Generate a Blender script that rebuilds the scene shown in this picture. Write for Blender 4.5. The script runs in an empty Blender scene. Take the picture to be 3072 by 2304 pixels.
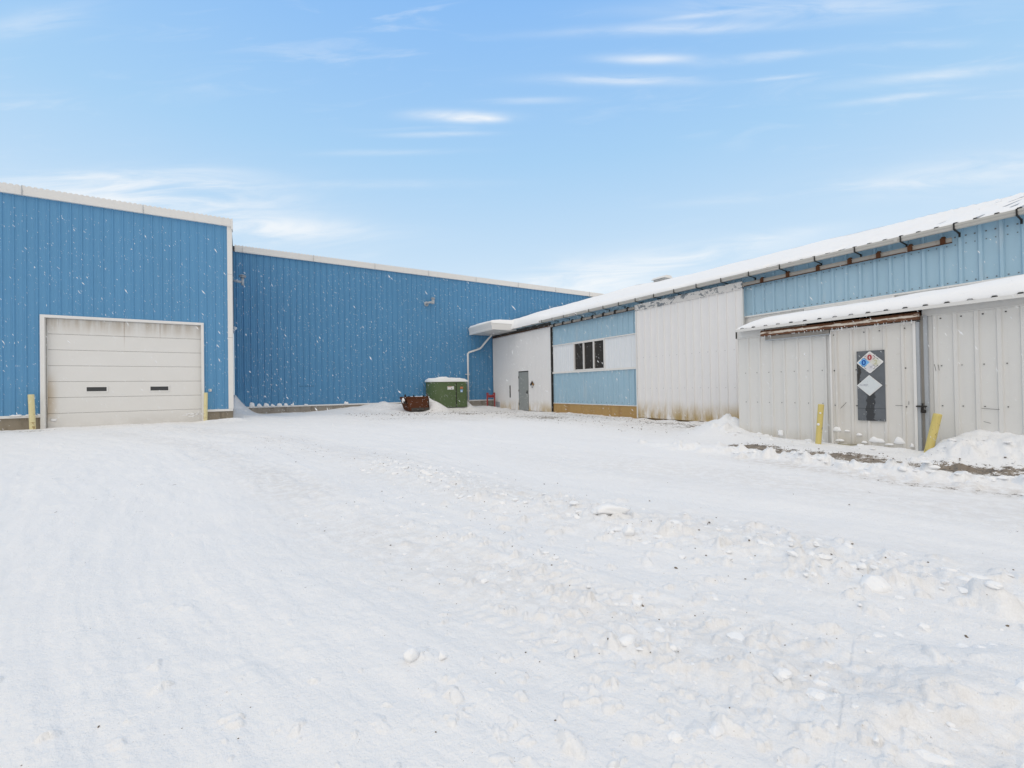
import bpy, math, random
import numpy as np
from mathutils import Vector, Matrix

random.seed(7)
rng = np.random.default_rng(11)
C = bpy.context.scene
COL = C.collection
R = math.radians

# ------------------------------------------------------------------ camera
CAMZ = 1.25
yaw, pitch, roll = R(58.4953), R(0.5285), R(-0.8935)
fw = Vector((math.cos(yaw)*math.cos(pitch), math.sin(yaw)*math.cos(pitch), math.sin(pitch)))
rt = fw.cross(Vector((0, 0, 1))).normalized()
up = rt.cross(fw)
r2 = math.cos(roll)*rt + math.sin(roll)*up
u2 = -math.sin(roll)*rt + math.cos(roll)*up
cd = bpy.data.cameras.new('camera')
cam = bpy.data.objects.new('camera', cd)
COL.objects.link(cam)
M = Matrix((r2, u2, -fw)).transposed().to_4x4()
M.translation = Vector((0, 0, CAMZ))
cam.matrix_world = M
cd.sensor_width = 36.0
cd.lens = 15.4015
cd.clip_start = 0.05
cd.clip_end = 3000
C.camera = cam

# ------------------------------------------------------------------ world
SUN_EL, SUN_AZ = R(62), R(215)          # direction towards the sun, angle from +X towards +Y
w = bpy.data.worlds.new('World')
C.world = w
w.use_nodes = True
nt = w.node_tree
nt.nodes.clear()


class NT:
    """tiny helper for building node trees"""
    def __init__(s, tree):
        s.t = tree

    def n(s, typ, **kw):
        nd = s.t.nodes.new(typ)
        for k, v in kw.items():
            if k.startswith('i_'):
                key = k[2:]
                key = int(key) if key.isdigit() else key.replace('_', ' ')
                s.put(nd.inputs[key], v)
            else:
                setattr(nd, k, v)
        return nd

    def put(s, sock, v):
        if isinstance(v, bpy.types.NodeSocket):
            s.t.links.new(v, sock)
        else:
            sock.default_value = v

    def m(s, op, a, b=0.0, c=0.0, clamp=False):
        nd = s.t.nodes.new('ShaderNodeMath')
        nd.operation = op
        nd.use_clamp = clamp
        s.put(nd.inputs[0], a)
        s.put(nd.inputs[1], b)
        s.put(nd.inputs[2], c)
        return nd.outputs[0]

    def ss(s, v, a, b):
        nd = s.t.nodes.new('ShaderNodeMapRange')
        nd.interpolation_type = 'SMOOTHSTEP'
        s.put(nd.inputs[0], v)
        nd.inputs[1].default_value = a
        nd.inputs[2].default_value = b
        nd.inputs[3].default_value = 0
        nd.inputs[4].default_value = 1
        return nd.outputs[0]

    def mix(s, f, a, b, typ='MIX'):
        nd = s.t.nodes.new('ShaderNodeMix')
        nd.data_type = 'RGBA'
        nd.blend_type = typ
        s.put(nd.inputs[0], f)
        for k, v in ((6, a), (7, b)):
            if isinstance(v, tuple) and len(v) == 3:
                v = (*v, 1)
            s.put(nd.inputs[k], v)
        return nd.outputs[2]

    def noise(s, vec, scale, detail=4, rough=0.55, dist=0.0):
        nd = s.t.nodes.new('ShaderNodeTexNoise')
        if vec is not None:
            s.put(nd.inputs['Vector'], vec)
        nd.inputs['Scale'].default_value = scale
        nd.inputs['Detail'].default_value = detail
        nd.inputs['Roughness'].default_value = rough
        nd.inputs['Distortion'].default_value = dist
        return nd.outputs[0]

    def scale(s, vec, x, y, z):
        nd = s.t.nodes.new('ShaderNodeVectorMath')
        nd.operation = 'MULTIPLY'
        s.put(nd.inputs[0], vec)
        nd.inputs[1].default_value = (x, y, z)
        return nd.outputs[0]


h = NT(nt)
sky = h.n('ShaderNodeTexSky', sky_type='NISHITA', sun_disc=False, sun_elevation=SUN_EL,
          sun_rotation=R(90)-SUN_AZ, altitude=200, air_density=1.0, dust_density=0.6, ozone_density=1.6)
tc = h.n('ShaderNodeTexCoord')
sep = h.n('ShaderNodeSeparateXYZ', i_0=tc.outputs['Generated'])
dx, dy, dz = sep.outputs
ramp = h.n('ShaderNodeValToRGB', i_0=dz)
el = ramp.color_ramp.elements
el[0].position, el[0].color = 0.0, (0.84, 0.92, 0.975, 1)
el[1].position, el[1].color = 0.70, (0.245, 0.515, 0.97, 1)
for p_, c_ in ((0.14, (0.74, 0.87, 0.975, 1)), (0.27, (0.59, 0.78, 0.97, 1)), (0.46, (0.40, 0.665, 0.965, 1))):
    e_ = el.new(p_)
    e_.color = c_
grad = h.mix(1.0, ramp.outputs[0], (9.2, 9.0, 8.75), 'MULTIPLY')
skyc = h.mix(0.12, grad, sky.outputs[0])
# cirrus: streaky noise over the dome, gathered into the banks the sky shows
f_ = h.m('ADD', h.m('MULTIPLY', dx, 0.522), h.m('MULTIPLY', dy, 0.853))
r_ = h.m('ADD', h.m('MULTIPLY', dx, 0.853), h.m('MULTIPLY', dy, -0.522))
fs = h.m('MAXIMUM', f_, 0.15)
uu = h.m('DIVIDE', r_, fs)
vv = h.m('DIVIDE', dz, fs)
front = h.ss(f_, 0.15, 0.3)
vs_ = h.m('SUBTRACT', vv, h.m('MULTIPLY', uu, 0.05))
vA = h.n('ShaderNodeCombineXYZ', i_0=h.m('MULTIPLY', uu, 3.4), i_1=h.m('MULTIPLY', vs_, 20.0), i_2=1.3).outputs[0]
vB = h.n('ShaderNodeCombineXYZ', i_0=h.m('MULTIPLY', uu, 1.1), i_1=h.m('MULTIPLY', vs_, 3.4), i_2=5.9).outputs[0]
nA = h.noise(vA, 1.0, 8, 0.60, 0.7)
nB = h.noise(vB, 1.0, 4, 0.55, 0.5)
wig = h.m('MULTIPLY', h.m('SUBTRACT', nB, 0.5), 0.10)
acc = None
for u0, v0, su, sv, am, tilt in (
        (-0.98, 0.455, 0.30, 0.045, 0.95, -0.06), (-0.72, 0.44, 0.22, 0.05, 0.7, -0.10), (-0.55, 0.375, 0.25, 0.022, 0.6, -0.05),
        (-1.05, 0.50, 0.35, 0.012, 0.35, 0.0), (-0.60, 0.345, 0.20, 0.03, 0.6, 0.0),
        (0.12, 0.235, 0.30, 0.050, 0.95, 0.14), (-0.10, 0.185, 0.30, 0.030, 0.6, 0.1), (0.40, 0.29, 0.25, 0.020, 0.6, 0.12), (0.58, 0.335, 0.16, 0.012, 0.5, 0.12),
        (-0.125, 0.628, 0.10, 0.012, 0.95, -0.04), (-0.06, 0.618, 0.06, 0.008, 0.7, -0.02), (-0.16, 0.585, 0.10, 0.006, 0.55, 0.0), (-0.30, 0.545, 0.16, 0.007, 0.35, 0.0),
        (0.27, 0.705, 0.17, 0.012, 0.65, -0.02), (0.33, 0.752, 0.10, 0.011, 0.75, -0.02), (0.62, 0.755, 0.13, 0.011, 0.45, 0.10),
        (0.98, 0.705, 0.20, 0.012, 0.55, 0.09), (0.93, 0.775, 0.14, 0.010, 0.45, 0.02), (0.40, 0.82, 0.28, 0.012, 0.5, 0.02), (0.70, 0.865, 0.35, 0.025, 0.45, 0.0),
        (0.45, 0.85, 0.10, 0.006, 0.4, 0.1), (0.05, 0.66, 0.10, 0.008, 0.45, 0.0), (0.90, 0.655, 0.13, 0.008, 0.5, 0.10), (0.62, 0.705, 0.08, 0.006, 0.5, 0.08),
        (1.05, 0.47, 0.28, 0.040, 0.55, 0.10), (0.70, 0.44, 0.25, 0.010, 0.4, 0.08), (-0.30, 0.47, 0.22, 0.010, 0.25, 0.0), (-1.08, 0.86, 0.14, 0.03, 0.35, 0.2)):
    du = h.m('DIVIDE', h.m('SUBTRACT', uu, u0), su)
    dv = h.m('DIVIDE', h.m('ADD', h.m('SUBTRACT', h.m('SUBTRACT', vv, v0), h.m('MULTIPLY', h.m('SUBTRACT', uu, u0), tilt)), h.m('MULTIPLY', wig, min(1.0, sv*22))), sv)
    e2 = h.m('ADD', h.m('MULTIPLY', du, du), h.m('MULTIPLY', dv, dv))
    g_ = h.m('MULTIPLY', h.m('EXPONENT', h.m('MULTIPLY', e2, -1.0)), am)
    acc = g_ if acc is None else h.m('ADD', acc, g_)
acc = h.m('MINIMUM', acc, 1.0)
wispy = h.m('MULTIPLY', acc, h.ss(nA, 0.28, 0.68))
thin = h.m('MULTIPLY', h.ss(nA, 0.50, 0.75), h.m('MULTIPLY', h.ss(nB, 0.40, 0.7), 0.30))
cl = h.m('MULTIPLY', h.m('MAXIMUM', wispy, thin), front)
skyc = h.mix(h.m('MULTIPLY', cl, 0.82), skyc, (8.35, 8.45, 8.5))
# unseen cloud added overhead and behind the viewer to soften and neutralise the light
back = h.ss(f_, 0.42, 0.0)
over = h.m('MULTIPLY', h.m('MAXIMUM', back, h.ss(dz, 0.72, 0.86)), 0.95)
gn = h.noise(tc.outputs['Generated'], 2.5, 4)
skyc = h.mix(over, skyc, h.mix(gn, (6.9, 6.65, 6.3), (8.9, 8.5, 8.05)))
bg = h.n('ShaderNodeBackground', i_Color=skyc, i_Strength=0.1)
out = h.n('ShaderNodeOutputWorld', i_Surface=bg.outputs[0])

sd = bpy.data.lights.new('sun', 'SUN')
sd.energy = 0.55
sd.angle = R(45)
sd.color = (1.0, 0.95, 0.89)
sun = bpy.data.objects.new('sun', sd)
COL.objects.link(sun)
sdir = Vector((math.cos(SUN_AZ)*math.cos(SUN_EL), math.sin(SUN_AZ)*math.cos(SUN_EL), math.sin(SUN_EL)))
sun.rotation_euler = sdir.to_track_quat('Z', 'Y').to_euler()
sun.location = (0, 0, 30)

vs = C.view_settings
vs.view_transform = 'Standard'
vs.look = 'None'
vs.exposure = 0.22
vs.gamma = 1.0
vs.use_curve_mapping = False


# ------------------------------------------------------------------ materials
def mat(name):
    m = bpy.data.materials.new(name)
    m.use_nodes = True
    t = m.node_tree
    t.nodes.clear()
    hh = NT(t)
    b = hh.n('ShaderNodeBsdfPrincipled')
    o = hh.n('ShaderNodeOutputMaterial', i_Surface=b.outputs[0])
    return m, hh, b


def pos(hh):
    return hh.n('ShaderNodeNewGeometry').outputs['Position']


def paint(name, col, rough=0.45, var=0.10, streak=0.10, streak_col=None, blot=0.0, blot_col=(0.2, 0.13, 0.06),
          spec=0.35, rust_low=None, fade=None):
    """weathered sheet-metal paint: tone drift, vertical streaks, blotches, rusty splash zone above the ground"""
    m, hh, b = mat(name)
    p = pos(hh)
    big = hh.noise(p, 0.45, 3)
    med = hh.noise(p, 3.0, 5, 0.6)
    st = hh.noise(hh.scale(p, 9, 9, 0.35), 1.0, 4, 0.6)
    c = hh.mix(big, tuple(x*(1-var) for x in col), tuple(min(1, x*(1+var)) for x in col))
    c = hh.mix(hh.m('MULTIPLY', hh.ss(med, 0.45, 0.75), var*1.2), c, tuple(x*0.7 for x in col))
    sx = hh.n('ShaderNodeSeparateXYZ', i_0=p)
    pid = hh.m('FLOOR', hh.m('MULTIPLY', hh.m('ADD', sx.outputs[0], sx.outputs[1]), 1.09))
    wn = hh.n('ShaderNodeTexWhiteNoise', noise_dimensions='1D', i_W=pid)
    c = hh.mix(hh.m('MULTIPLY', wn.outputs[0], var*1.1), c, tuple(x*0.72 for x in col))
    sc = streak_col or tuple(x*0.55 for x in col)
    c = hh.mix(hh.m('MULTIPLY', hh.ss(st, 0.52, 0.78), streak), c, sc)
    if fade:
        fd = hh.noise(hh.scale(p, 2.6, 2.6, 0.5), 1.0, 3, 0.5)
        c = hh.mix(hh.m('MULTIPLY', hh.ss(fd, 0.58, 0.72), 0.4), c, fade)
    if blot:
        bl = hh.noise(p, 5.5, 8, 0.68)
        c = hh.mix(hh.m('MULTIPLY', hh.ss(bl, 0.62, 0.72), blot), c, blot_col)
    if rust_low:
        z0, z1, rc, amt = rust_low
        zz = hh.n('ShaderNodeSeparateXYZ', i_0=p).outputs[2]
        g = hh.ss(zz, z1, z0)
        rn = hh.noise(hh.scale(p, 2.2, 2.2, 0.8), 1.0, 5, 0.6)
        f = hh.m('MULTIPLY', hh.m('MULTIPLY', g, hh.ss(rn, 0.33, 0.60)), amt)
        c = hh.mix(f, c, rc)
    hh.put(b.inputs['Base Color'], c)
    hh.put(b.inputs['Roughness'], hh.m('ADD', rough-0.08, hh.m('MULTIPLY', med, 0.2)))
    b.inputs['Specular IOR Level'].default_value = spec
    bp = hh.n('ShaderNodeBump', i_Strength=0.25, i_Distance=0.02, i_Height=hh.noise(hh.scale(p, 1, 1, 0.6), 2.4, 3, 0.5))
    hh.put(b.inputs['Normal'], bp.outputs[0])
    return m


MAT = {}
MAT['blue_a'] = paint('blue_paint_near', (0.108, 0.295, 0.51), var=0.06, streak=0.10)
MAT['blue_b'] = paint('blue_paint_far', (0.092, 0.27, 0.475), var=0.08, streak=0.16)
MAT['lblue'] = paint('faded_light_blue_paint', (0.36, 0.53, 0.645), var=0.06, streak=0.14, fade=(0.52, 0.60, 0.65), blot=0.12, blot_col=(0.2, 0.35, 0.45))
MAT['trim'] = paint('offwhite_trim', (0.77, 0.76, 0.74), var=0.03, streak=0.12, streak_col=(0.5, 0.48, 0.44))
MAT['white_door'] = paint('white_sheet_door', (0.81, 0.80, 0.795), var=0.03, streak=0.14, streak_col=(0.5, 0.48, 0.45),
                          blot=0.12, blot_col=(0.42, 0.38, 0.32), rust_low=(0.05, 0.80, (0.44, 0.32, 0.13), 0.95))
MAT['white_panel'] = paint('white_sheet_panel', (0.80, 0.795, 0.795), var=0.04, streak=0.10, streak_col=(0.55, 0.53, 0.5),
                           blot=0.10, blot_col=(0.5, 0.46, 0.4), rust_low=(0.0, 0.65, (0.50, 0.37, 0.17), 0.8))
MAT['white_band'] = paint('white_band', (0.77, 0.80, 0.83), var=0.03, streak=0.06)
MAT['shed'] = paint('shed_grey_white', (0.70, 0.695, 0.675), var=0.03, streak=0.10, streak_col=(0.42, 0.40, 0.36),
                    blot=0.08, blot_col=(0.4, 0.36, 0.3), rust_low=(0.0, 0.35, (0.45, 0.41, 0.33), 0.6))
MAT['shed_door'] = paint('shed_door_dirty', (0.69, 0.675, 0.645), var=0.05, streak=0.30, streak_col=(0.38, 0.34, 0.28),
                         blot=0.25, blot_col=(0.36, 0.29, 0.2), rust_low=(0.0, 0.4, (0.42, 0.38, 0.3), 0.6))
MAT['galv'] = paint('galvanised', (0.42, 0.45, 0.48), rough=0.35, var=0.15, streak=0.3, streak_col=(0.2, 0.21, 0.22), spec=0.5)
MAT['gutter'] = paint('gutter_white', (0.47, 0.46, 0.43), var=0.06, streak=0.2, streak_col=(0.38, 0.36, 0.32), blot=0.2, blot_col=(0.3, 0.25, 0.18))
MAT['dark'] = paint('dark_metal', (0.025, 0.022, 0.02), rough=0.6, var=0.2, streak=0.0)
MAT['darkfascia'] = paint('dark_weathered_fascia', (0.07, 0.065, 0.058), rough=0.7, var=0.4, streak=0.5, streak_col=(0.16, 0.14, 0.12), blot=0.5, blot_col=(0.02, 0.015, 0.012))
MAT['rust'] = paint('rust', (0.10, 0.042, 0.02), rough=0.85, var=0.45, streak=0.4, streak_col=(0.05, 0.025, 0.015), blot=0.6, blot_col=(0.22, 0.12, 0.06), spec=0.15)
MAT['rustbin'] = paint('rusted_bin_steel', (0.11, 0.042, 0.022), rough=0.85, var=0.3, streak=0.4, streak_col=(0.05, 0.03, 0.02), blot=0.5, blot_col=(0.17, 0.075, 0.035), spec=0.15)
MAT['track'] = paint('weathered_track', (0.36, 0.34, 0.31), rough=0.6, var=0.2, streak=0.3, streak_col=(0.16, 0.12, 0.09), blot=0.55, blot_col=(0.16, 0.09, 0.05))
MAT['yellow'] = paint('yellow_paint_chipped', (0.66, 0.53, 0.16), rough=0.55, var=0.08, streak=0.2, streak_col=(0.45, 0.33, 0.1), blot=0.0)
MAT['green'] = paint('dumpster_green', (0.098, 0.145, 0.062), rough=0.5, var=0.15, streak=0.3, streak_col=(0.05, 0.08, 0.03), blot=0.2, blot_col=(0.12, 0.14, 0.06))
MAT['red'] = paint('red_pipe_paint', (0.33, 0.045, 0.045), rough=0.5, var=0.15, streak=0.2)
MAT['greydoor'] = paint('grey_door_paint', (0.30, 0.32, 0.315), rough=0.45, var=0.08, streak=0.25, streak_col=(0.2, 0.21, 0.2))
MAT['roofmetal'] = paint('roof_sheet_grey', (0.33, 0.33, 0.34), rough=0.4, var=0.1, streak=0.0)
MAT['label_white'] = paint('label_white', (0.75, 0.75, 0.74), var=0.02, streak=0.03)
MAT['soffit'] = paint('soffit_offwhite', (0.62, 0.61, 0.59), var=0.04, streak=0.05)


def peel_material():
    m, hh, b = mat('peeling_header_paint')
    p = pos(hh)
    n = hh.noise(hh.scale(p, 1, 2.2, 4.0), 1.9, 9, 0.72, 0.5)
    big = hh.noise(p, 0.9, 2)
    f = hh.ss(hh.m('ADD', n, hh.m('MULTIPLY', big, 0.25)), 0.655, 0.675)
    c = hh.mix(f, (0.68, 0.66, 0.64), (0.20, 0.22, 0.24))
    hh.put(b.inputs['Base Color'], c)
    b.inputs['Roughness'].default_value = 0.5
    return m


MAT['peel'] = peel_material()


def rustbeam_material():
    m, hh, b = mat('rusty_white_beam')
    p = pos(hh)
    n = hh.noise(hh.scale(p, 1, 1.2, 7.0), 3.2, 8, 0.66, 0.4)
    n2 = hh.noise(p, 14, 5, 0.6)
    z = hh.n('ShaderNodeSeparateXYZ', i_0=p).outputs[2]
    core = hh.m('SUBTRACT', 1.0, hh.m('MULTIPLY', hh.m('ABSOLUTE', hh.m('SUBTRACT', z, 2.405)), 20.0), clamp=True)
    f = hh.ss(hh.m('ADD', hh.m('MULTIPLY', core, 0.36), hh.m('MULTIPLY', n, 1.0)), 0.69, 0.76)
    rust = hh.mix(n2, (0.035, 0.016, 0.009), (0.22, 0.085, 0.032))
    c = hh.mix(f, rust, (0.62, 0.56, 0.48))
    hh.put(b.inputs['Base Color'], c)
    b.inputs['Roughness'].default_value = 0.75
    return m


MAT['rustbeam'] = rustbeam_material()


def concrete(name, col, stain, amt, scale=2.0):
    m, hh, b = mat(name)
    p = pos(hh)
    n = hh.noise(p, scale, 6, 0.62)
    f = hh.noise(p, 30, 4, 0.6)
    st = hh.noise(hh.scale(p, 3.5, 3.5, 0.7), 1.0, 5, 0.6)
    c = hh.mix(n, tuple(x*0.75 for x in col), tuple(x*1.2 for x in col))
    c = hh.mix(hh.m('MULTIPLY', hh.ss(st, 0.48, 0.68), amt), c, stain)
    c = hh.mix(hh.m('MULTIPLY', f, 0.2), c, tuple(x*0.6 for x in col))
    hh.put(b.inputs['Base Color'], c)
    b.inputs['Roughness'].default_value = 0.9
    bp = hh.n('ShaderNodeBump', i_Strength=0.4, i_Distance=0.01, i_Height=f)
    hh.put(b.inputs['Normal'], bp.outputs[0])
    return m


MAT['conc_a'] = concrete('foundation_concrete', (0.30, 0.26, 0.20), (0.10, 0.08, 0.05), 0.7)
MAT['conc_b'] = concrete('foundation_concrete_far', (0.34, 0.31, 0.27), (0.16, 0.13, 0.10), 0.6)
MAT['conc_c'] = concrete('ochre_foundation', (0.46, 0.30, 0.12), (0.33, 0.18, 0.07), 0.6)
MAT['sill'] = concrete('beige_sill', (0.42, 0.39, 0.29), (0.25, 0.22, 0.16), 0.5)


def garage_mat():
    m, hh, b = mat('cream_overhead_door')
    p = pos(hh)
    s = hh.n('ShaderNodeSeparateXYZ', i_0=p)
    x, z = s.outputs[0], s.outputs[2]
    n = hh.noise(p, 1.2, 5, 0.6)
    st = hh.noise(hh.scale(p, 5, 5, 0.5), 1.0, 5, 0.6)
    c = hh.mix(n, (0.72, 0.71, 0.685), (0.77, 0.76, 0.74))
    topd = hh.m('MULTIPLY', hh.ss(z, 3.2, 3.82), hh.ss(st, 0.3, 0.75))
    c = hh.mix(hh.m('MULTIPLY', topd, 0.6), c, (0.36, 0.27, 0.16))
    # rust seeping from the left edge
    lf = hh.m('MULTIPLY', hh.ss(x, -5.28, -5.62), hh.m('MULTIPLY', hh.ss(z, 2.2, 1.3), hh.ss(z, 0.1, 0.8)))
    c = hh.mix(hh.m('MULTIPLY', lf, hh.m('ADD', 0.25, hh.m('MULTIPLY', n, 0.7))), c, (0.42, 0.27, 0.09))
    # thin dark runs below the header
    for xr, z0, amt in ((-3.63, 2.7, 0.6), (-2.62, 3.1, 0.5), (-5.32, 3.45, 0.3)):
        d = hh.m('SUBTRACT', 1.0, hh.m('MULTIPLY', hh.m('ABSOLUTE', hh.m('SUBTRACT', x, xr)), 55.0), clamp=True)
        c = hh.mix(hh.m('MULTIPLY', hh.m('MULTIPLY', d, hh.ss(z, z0, 3.75)), amt), c, (0.25, 0.14, 0.07))
    low = hh.m('MULTIPLY', hh.ss(z, 0.75, 0.1), hh.ss(n, 0.35, 0.7))
    c = hh.mix(hh.m('MULTIPLY', low, 0.35), c, (0.42, 0.40, 0.36))
    hh.put(b.inputs['Base Color'], c)
    b.inputs['Roughness'].default_value = 0.5
    b.inputs['Specular IOR Level'].default_value = 0.3
    return m


MAT['garage'] = garage_mat()


def yellow_mat():
    m, hh, b = mat('chipped_yellow_paint')
    p = pos(hh)
    n = hh.noise(p, 9, 8, 0.7, 0.6)
    n2 = hh.noise(p, 2.0, 3)
    c = hh.mix(n2, (0.62, 0.50, 0.15), (0.70, 0.58, 0.22))
    c = hh.mix(hh.ss(n, 0.60, 0.635), c, (0.10, 0.055, 0.025))
    hh.put(b.inputs['Base Color'], c)
    b.inputs['Roughness'].default_value = 0.55
    return m


MAT['yellow'] = yellow_mat()


def pale_yellow():
    m, hh, b = mat('pale_yellow_paint')
    p = pos(hh)
    n = hh.noise(p, 12, 8, 0.7, 0.6)
    c = hh.mix(hh.noise(p, 2.0, 3), (0.68, 0.60, 0.30), (0.74, 0.67, 0.40))
    z = hh.n('ShaderNodeSeparateXYZ', i_0=p).outputs[2]
    f = hh.m('MULTIPLY', hh.ss(n, 0.56, 0.61), hh.ss(z, 1.0, 0.2))
    c = hh.mix(f, c, (0.35, 0.22, 0.08))
    hh.put(b.inputs['Base Color'], c)
    b.inputs['Roughness'].default_value = 0.5
    return m


MAT['pale_yellow'] = pale_yellow()


def flat(name, col, rough=0.5, spec=0.3, metal=0.0):
    m, hh, b = mat(name)
    p = pos(hh)
    c = hh.mix(hh.noise(p, 20, 4), tuple(x*0.85 for x in col), tuple(min(1, x*1.12) for x in col))
    hh.put(b.inputs['Base Color'], c)
    b.inputs['Roughness'].default_value = rough
    b.inputs['Specular IOR Level'].default_value = spec
    b.inputs['Metallic'].default_value = metal
    return m


MAT['glass'] = flat('dark_window_glass', (0.05, 0.046, 0.041), 0.25, 0.14)
MAT['gglass'] = flat('garage_window_glass', (0.06, 0.062, 0.065), 0.2, 0.25)
MAT['txt_red'] = flat('sign_red', (0.38, 0.02, 0.03))
MAT['txt_blue'] = flat('sign_blue', (0.01, 0.09, 0.40))
MAT['q_blue'] = flat('sign_light_blue', (0.20, 0.48, 0.82))
MAT['q_pink'] = flat('sign_faded_red', (0.68, 0.58, 0.56))
MAT['q_yellow'] = flat('sign_faded_yellow', (0.68, 0.67, 0.60))
MAT['q_white'] = flat('sign_white', (0.70, 0.69, 0.71))
MAT['txt_yel'] = flat('sign_pale_yellow_digit', (0.58, 0.56, 0.38))
MAT['txt_grey'] = flat('sign_grey_letter', (0.48, 0.50, 0.56))
MAT['black'] = flat('sign_black', (0.03, 0.03, 0.03))
MAT['navy'] = flat('sign_navy', (0.02, 0.022, 0.035))
MAT['orange'] = flat('sign_orange', (0.36, 0.17, 0.02))
MAT['brown'] = flat('sign_brown', (0.10, 0.07, 0.05))
MAT['lab_orange'] = flat('label_orange', (0.55, 0.20, 0.10))
MAT['lab_blue'] = flat('label_blue', (0.30, 0.50, 0.78))
MAT['screw'] = flat('screw_heads', (0.12, 0.11, 0.11))
MAT['ice'] = flat('ice', (0.75, 0.78, 0.8), 0.15, 0.5)


def plate_mat():
    m, hh, b = mat('scuffed_dark_plate')
    p = pos(hh)
    s = hh.n('ShaderNodeSeparateXYZ', i_0=p)
    y, z = s.outputs[1], s.outputs[2]
    n = hh.noise(p, 6, 6, 0.65)
    c = hh.mix(n, (0.085, 0.095, 0.105), (0.15, 0.165, 0.185))
    # dark ragged run down the middle of the lower half
    wob = hh.m('MULTIPLY', hh.m('SUBTRACT', hh.noise(hh.scale(p, 8, 8, 12), 1.0, 5), 0.5), 0.14)
    d = hh.m('ABSOLUTE', hh.m('ADD', hh.m('SUBTRACT', y, 3.55), wob))
    run = hh.m('MULTIPLY', hh.ss(d, 0.07, 0.05), hh.ss(z, 1.10, 1.04))
    c = hh.mix(hh.m('MULTIPLY', run, 0.9), c, (0.025, 0.027, 0.03))
    d2 = hh.m('ABSOLUTE', hh.m('ADD', hh.m('SUBTRACT', y, 3.735), wob))
    run2 = hh.m('MULTIPLY', hh.ss(d2, 0.04, 0.02), hh.m('MULTIPLY', hh.ss(z, 1.15, 1.25), hh.ss(z, 1.66, 1.58)))
    c = hh.mix(run2, c, (0.03, 0.028, 0.026))
    sc = hh.noise(hh.scale(p, 30, 30, 5), 1.0, 5, 0.7)
    c = hh.mix(hh.m('MULTIPLY', hh.ss(sc, 0.64, 0.70), 0.5), c, (0.3, 0.31, 0.33))
    hh.put(b.inputs['Base Color'], c)
    b.inputs['Roughness'].default_value = 0.4
    return m


MAT['plate'] = plate_mat()


def scuff_mat():
    m, hh, b = mat('scuffed_white_placard')
    p = pos(hh)
    n = hh.noise(hh.scale(p, 1, 1.4, 2.2), 7, 8, 0.72, 1.2)
    c = hh.mix(hh.noise(p, 5, 3), (0.60, 0.67, 0.69), (0.72, 0.73, 0.74))
    c = hh.mix(hh.m('MULTIPLY', hh.ss(n, 0.60, 0.64), 0.55), c, (0.30, 0.35, 0.37))
    hh.put(b.inputs['Base Color'], c)
    b.inputs['Roughness'].default_value = 0.5
    return m


MAT['scuff'] = scuff_mat()


def snow_mat(name, ground=False):
    m, hh, b = mat(name)
    p = pos(hh)
    n = hh.noise(p, 1.1, 4)
    c = hh.mix(n, (0.845, 0.85, 0.86), (0.885, 0.888, 0.892))
    if ground:
        at = hh.n('ShaderNodeAttribute', attribute_name='dirt').outputs['Fac']
        at2 = hh.n('ShaderNodeAttribute', attribute_name='tint').outputs['Fac']
        f1 = hh.noise(hh.scale(p, 1, 1, 1), 9, 8, 0.72)
        f2 = hh.noise(p, 55, 5, 0.7)
        brk = hh.m('ADD', hh.m('MULTIPLY', f1, 0.65), hh.m('MULTIPLY', f2, 0.35))
        # greyish-tan traffic film
        c = hh.mix(hh.m('MULTIPLY', at2, hh.ss(f1, 0.36, 0.60)), c, (0.55, 0.505, 0.46))
        soil = hh.mix(f2, (0.10, 0.075, 0.05), (0.30, 0.23, 0.155))
        soil = hh.mix(hh.ss(f1, 0.5, 0.62), soil, (0.07, 0.06, 0.05))
        brk = hh.m('MULTIPLY_ADD', brk, 2.6, -0.8)
        f = hh.m('MULTIPLY', hh.ss(hh.m('ADD', at, brk), 1.03, 1.13), 0.9)
        c = hh.mix(f, c, soil)
        # sparse specks everywhere
        sp = hh.noise(p, 75, 3, 0.6)
        spm = hh.noise(p, 1.7, 4, 0.6)
        c = hh.mix(hh.m('MULTIPLY', hh.ss(sp, 0.70, 0.73), hh.ss(spm, 0.42, 0.62)), c, (0.30, 0.25, 0.20))
    hh.put(b.inputs['Base Color'], c)
    b.inputs['Roughness'].default_value = 0.75
    b.inputs['Specular IOR Level'].default_value = 0.2
    fine = hh.m('ADD', hh.noise(p, 26, 6, 0.65), hh.m('MULTIPLY', hh.noise(p, 110, 3, 0.6), 0.35))
    bp = hh.n('ShaderNodeBump', i_Strength=0.65 if ground else 0.15, i_Distance=0.02, i_Height=fine)
    hh.put(b.inputs['Normal'], bp.outputs[0])
    return m


MAT['snow'] = snow_mat('snow')
MAT['snowground'] = snow_mat('snow_ground', True)
m_, h_, b_ = mat('falling_flakes')
b_.inputs['Base Color'].default_value = (0.93, 0.94, 0.95, 1)
b_.inputs['Alpha'].default_value = 0.8
b_.inputs['Roughness'].default_value = 0.8
MAT['flake'] = m_


def debris_mat():
    m, hh, b = mat('debris')
    oi = hh.noise(pos(hh), 3.0, 2)
    c = hh.mix(oi, (0.05, 0.04, 0.03), (0.28, 0.22, 0.16))
    hh.put(b.inputs['Base Color'], c)
    b.inputs['Roughness'].default_value = 0.9
    return m


MAT['debris'] = debris_mat()


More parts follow.
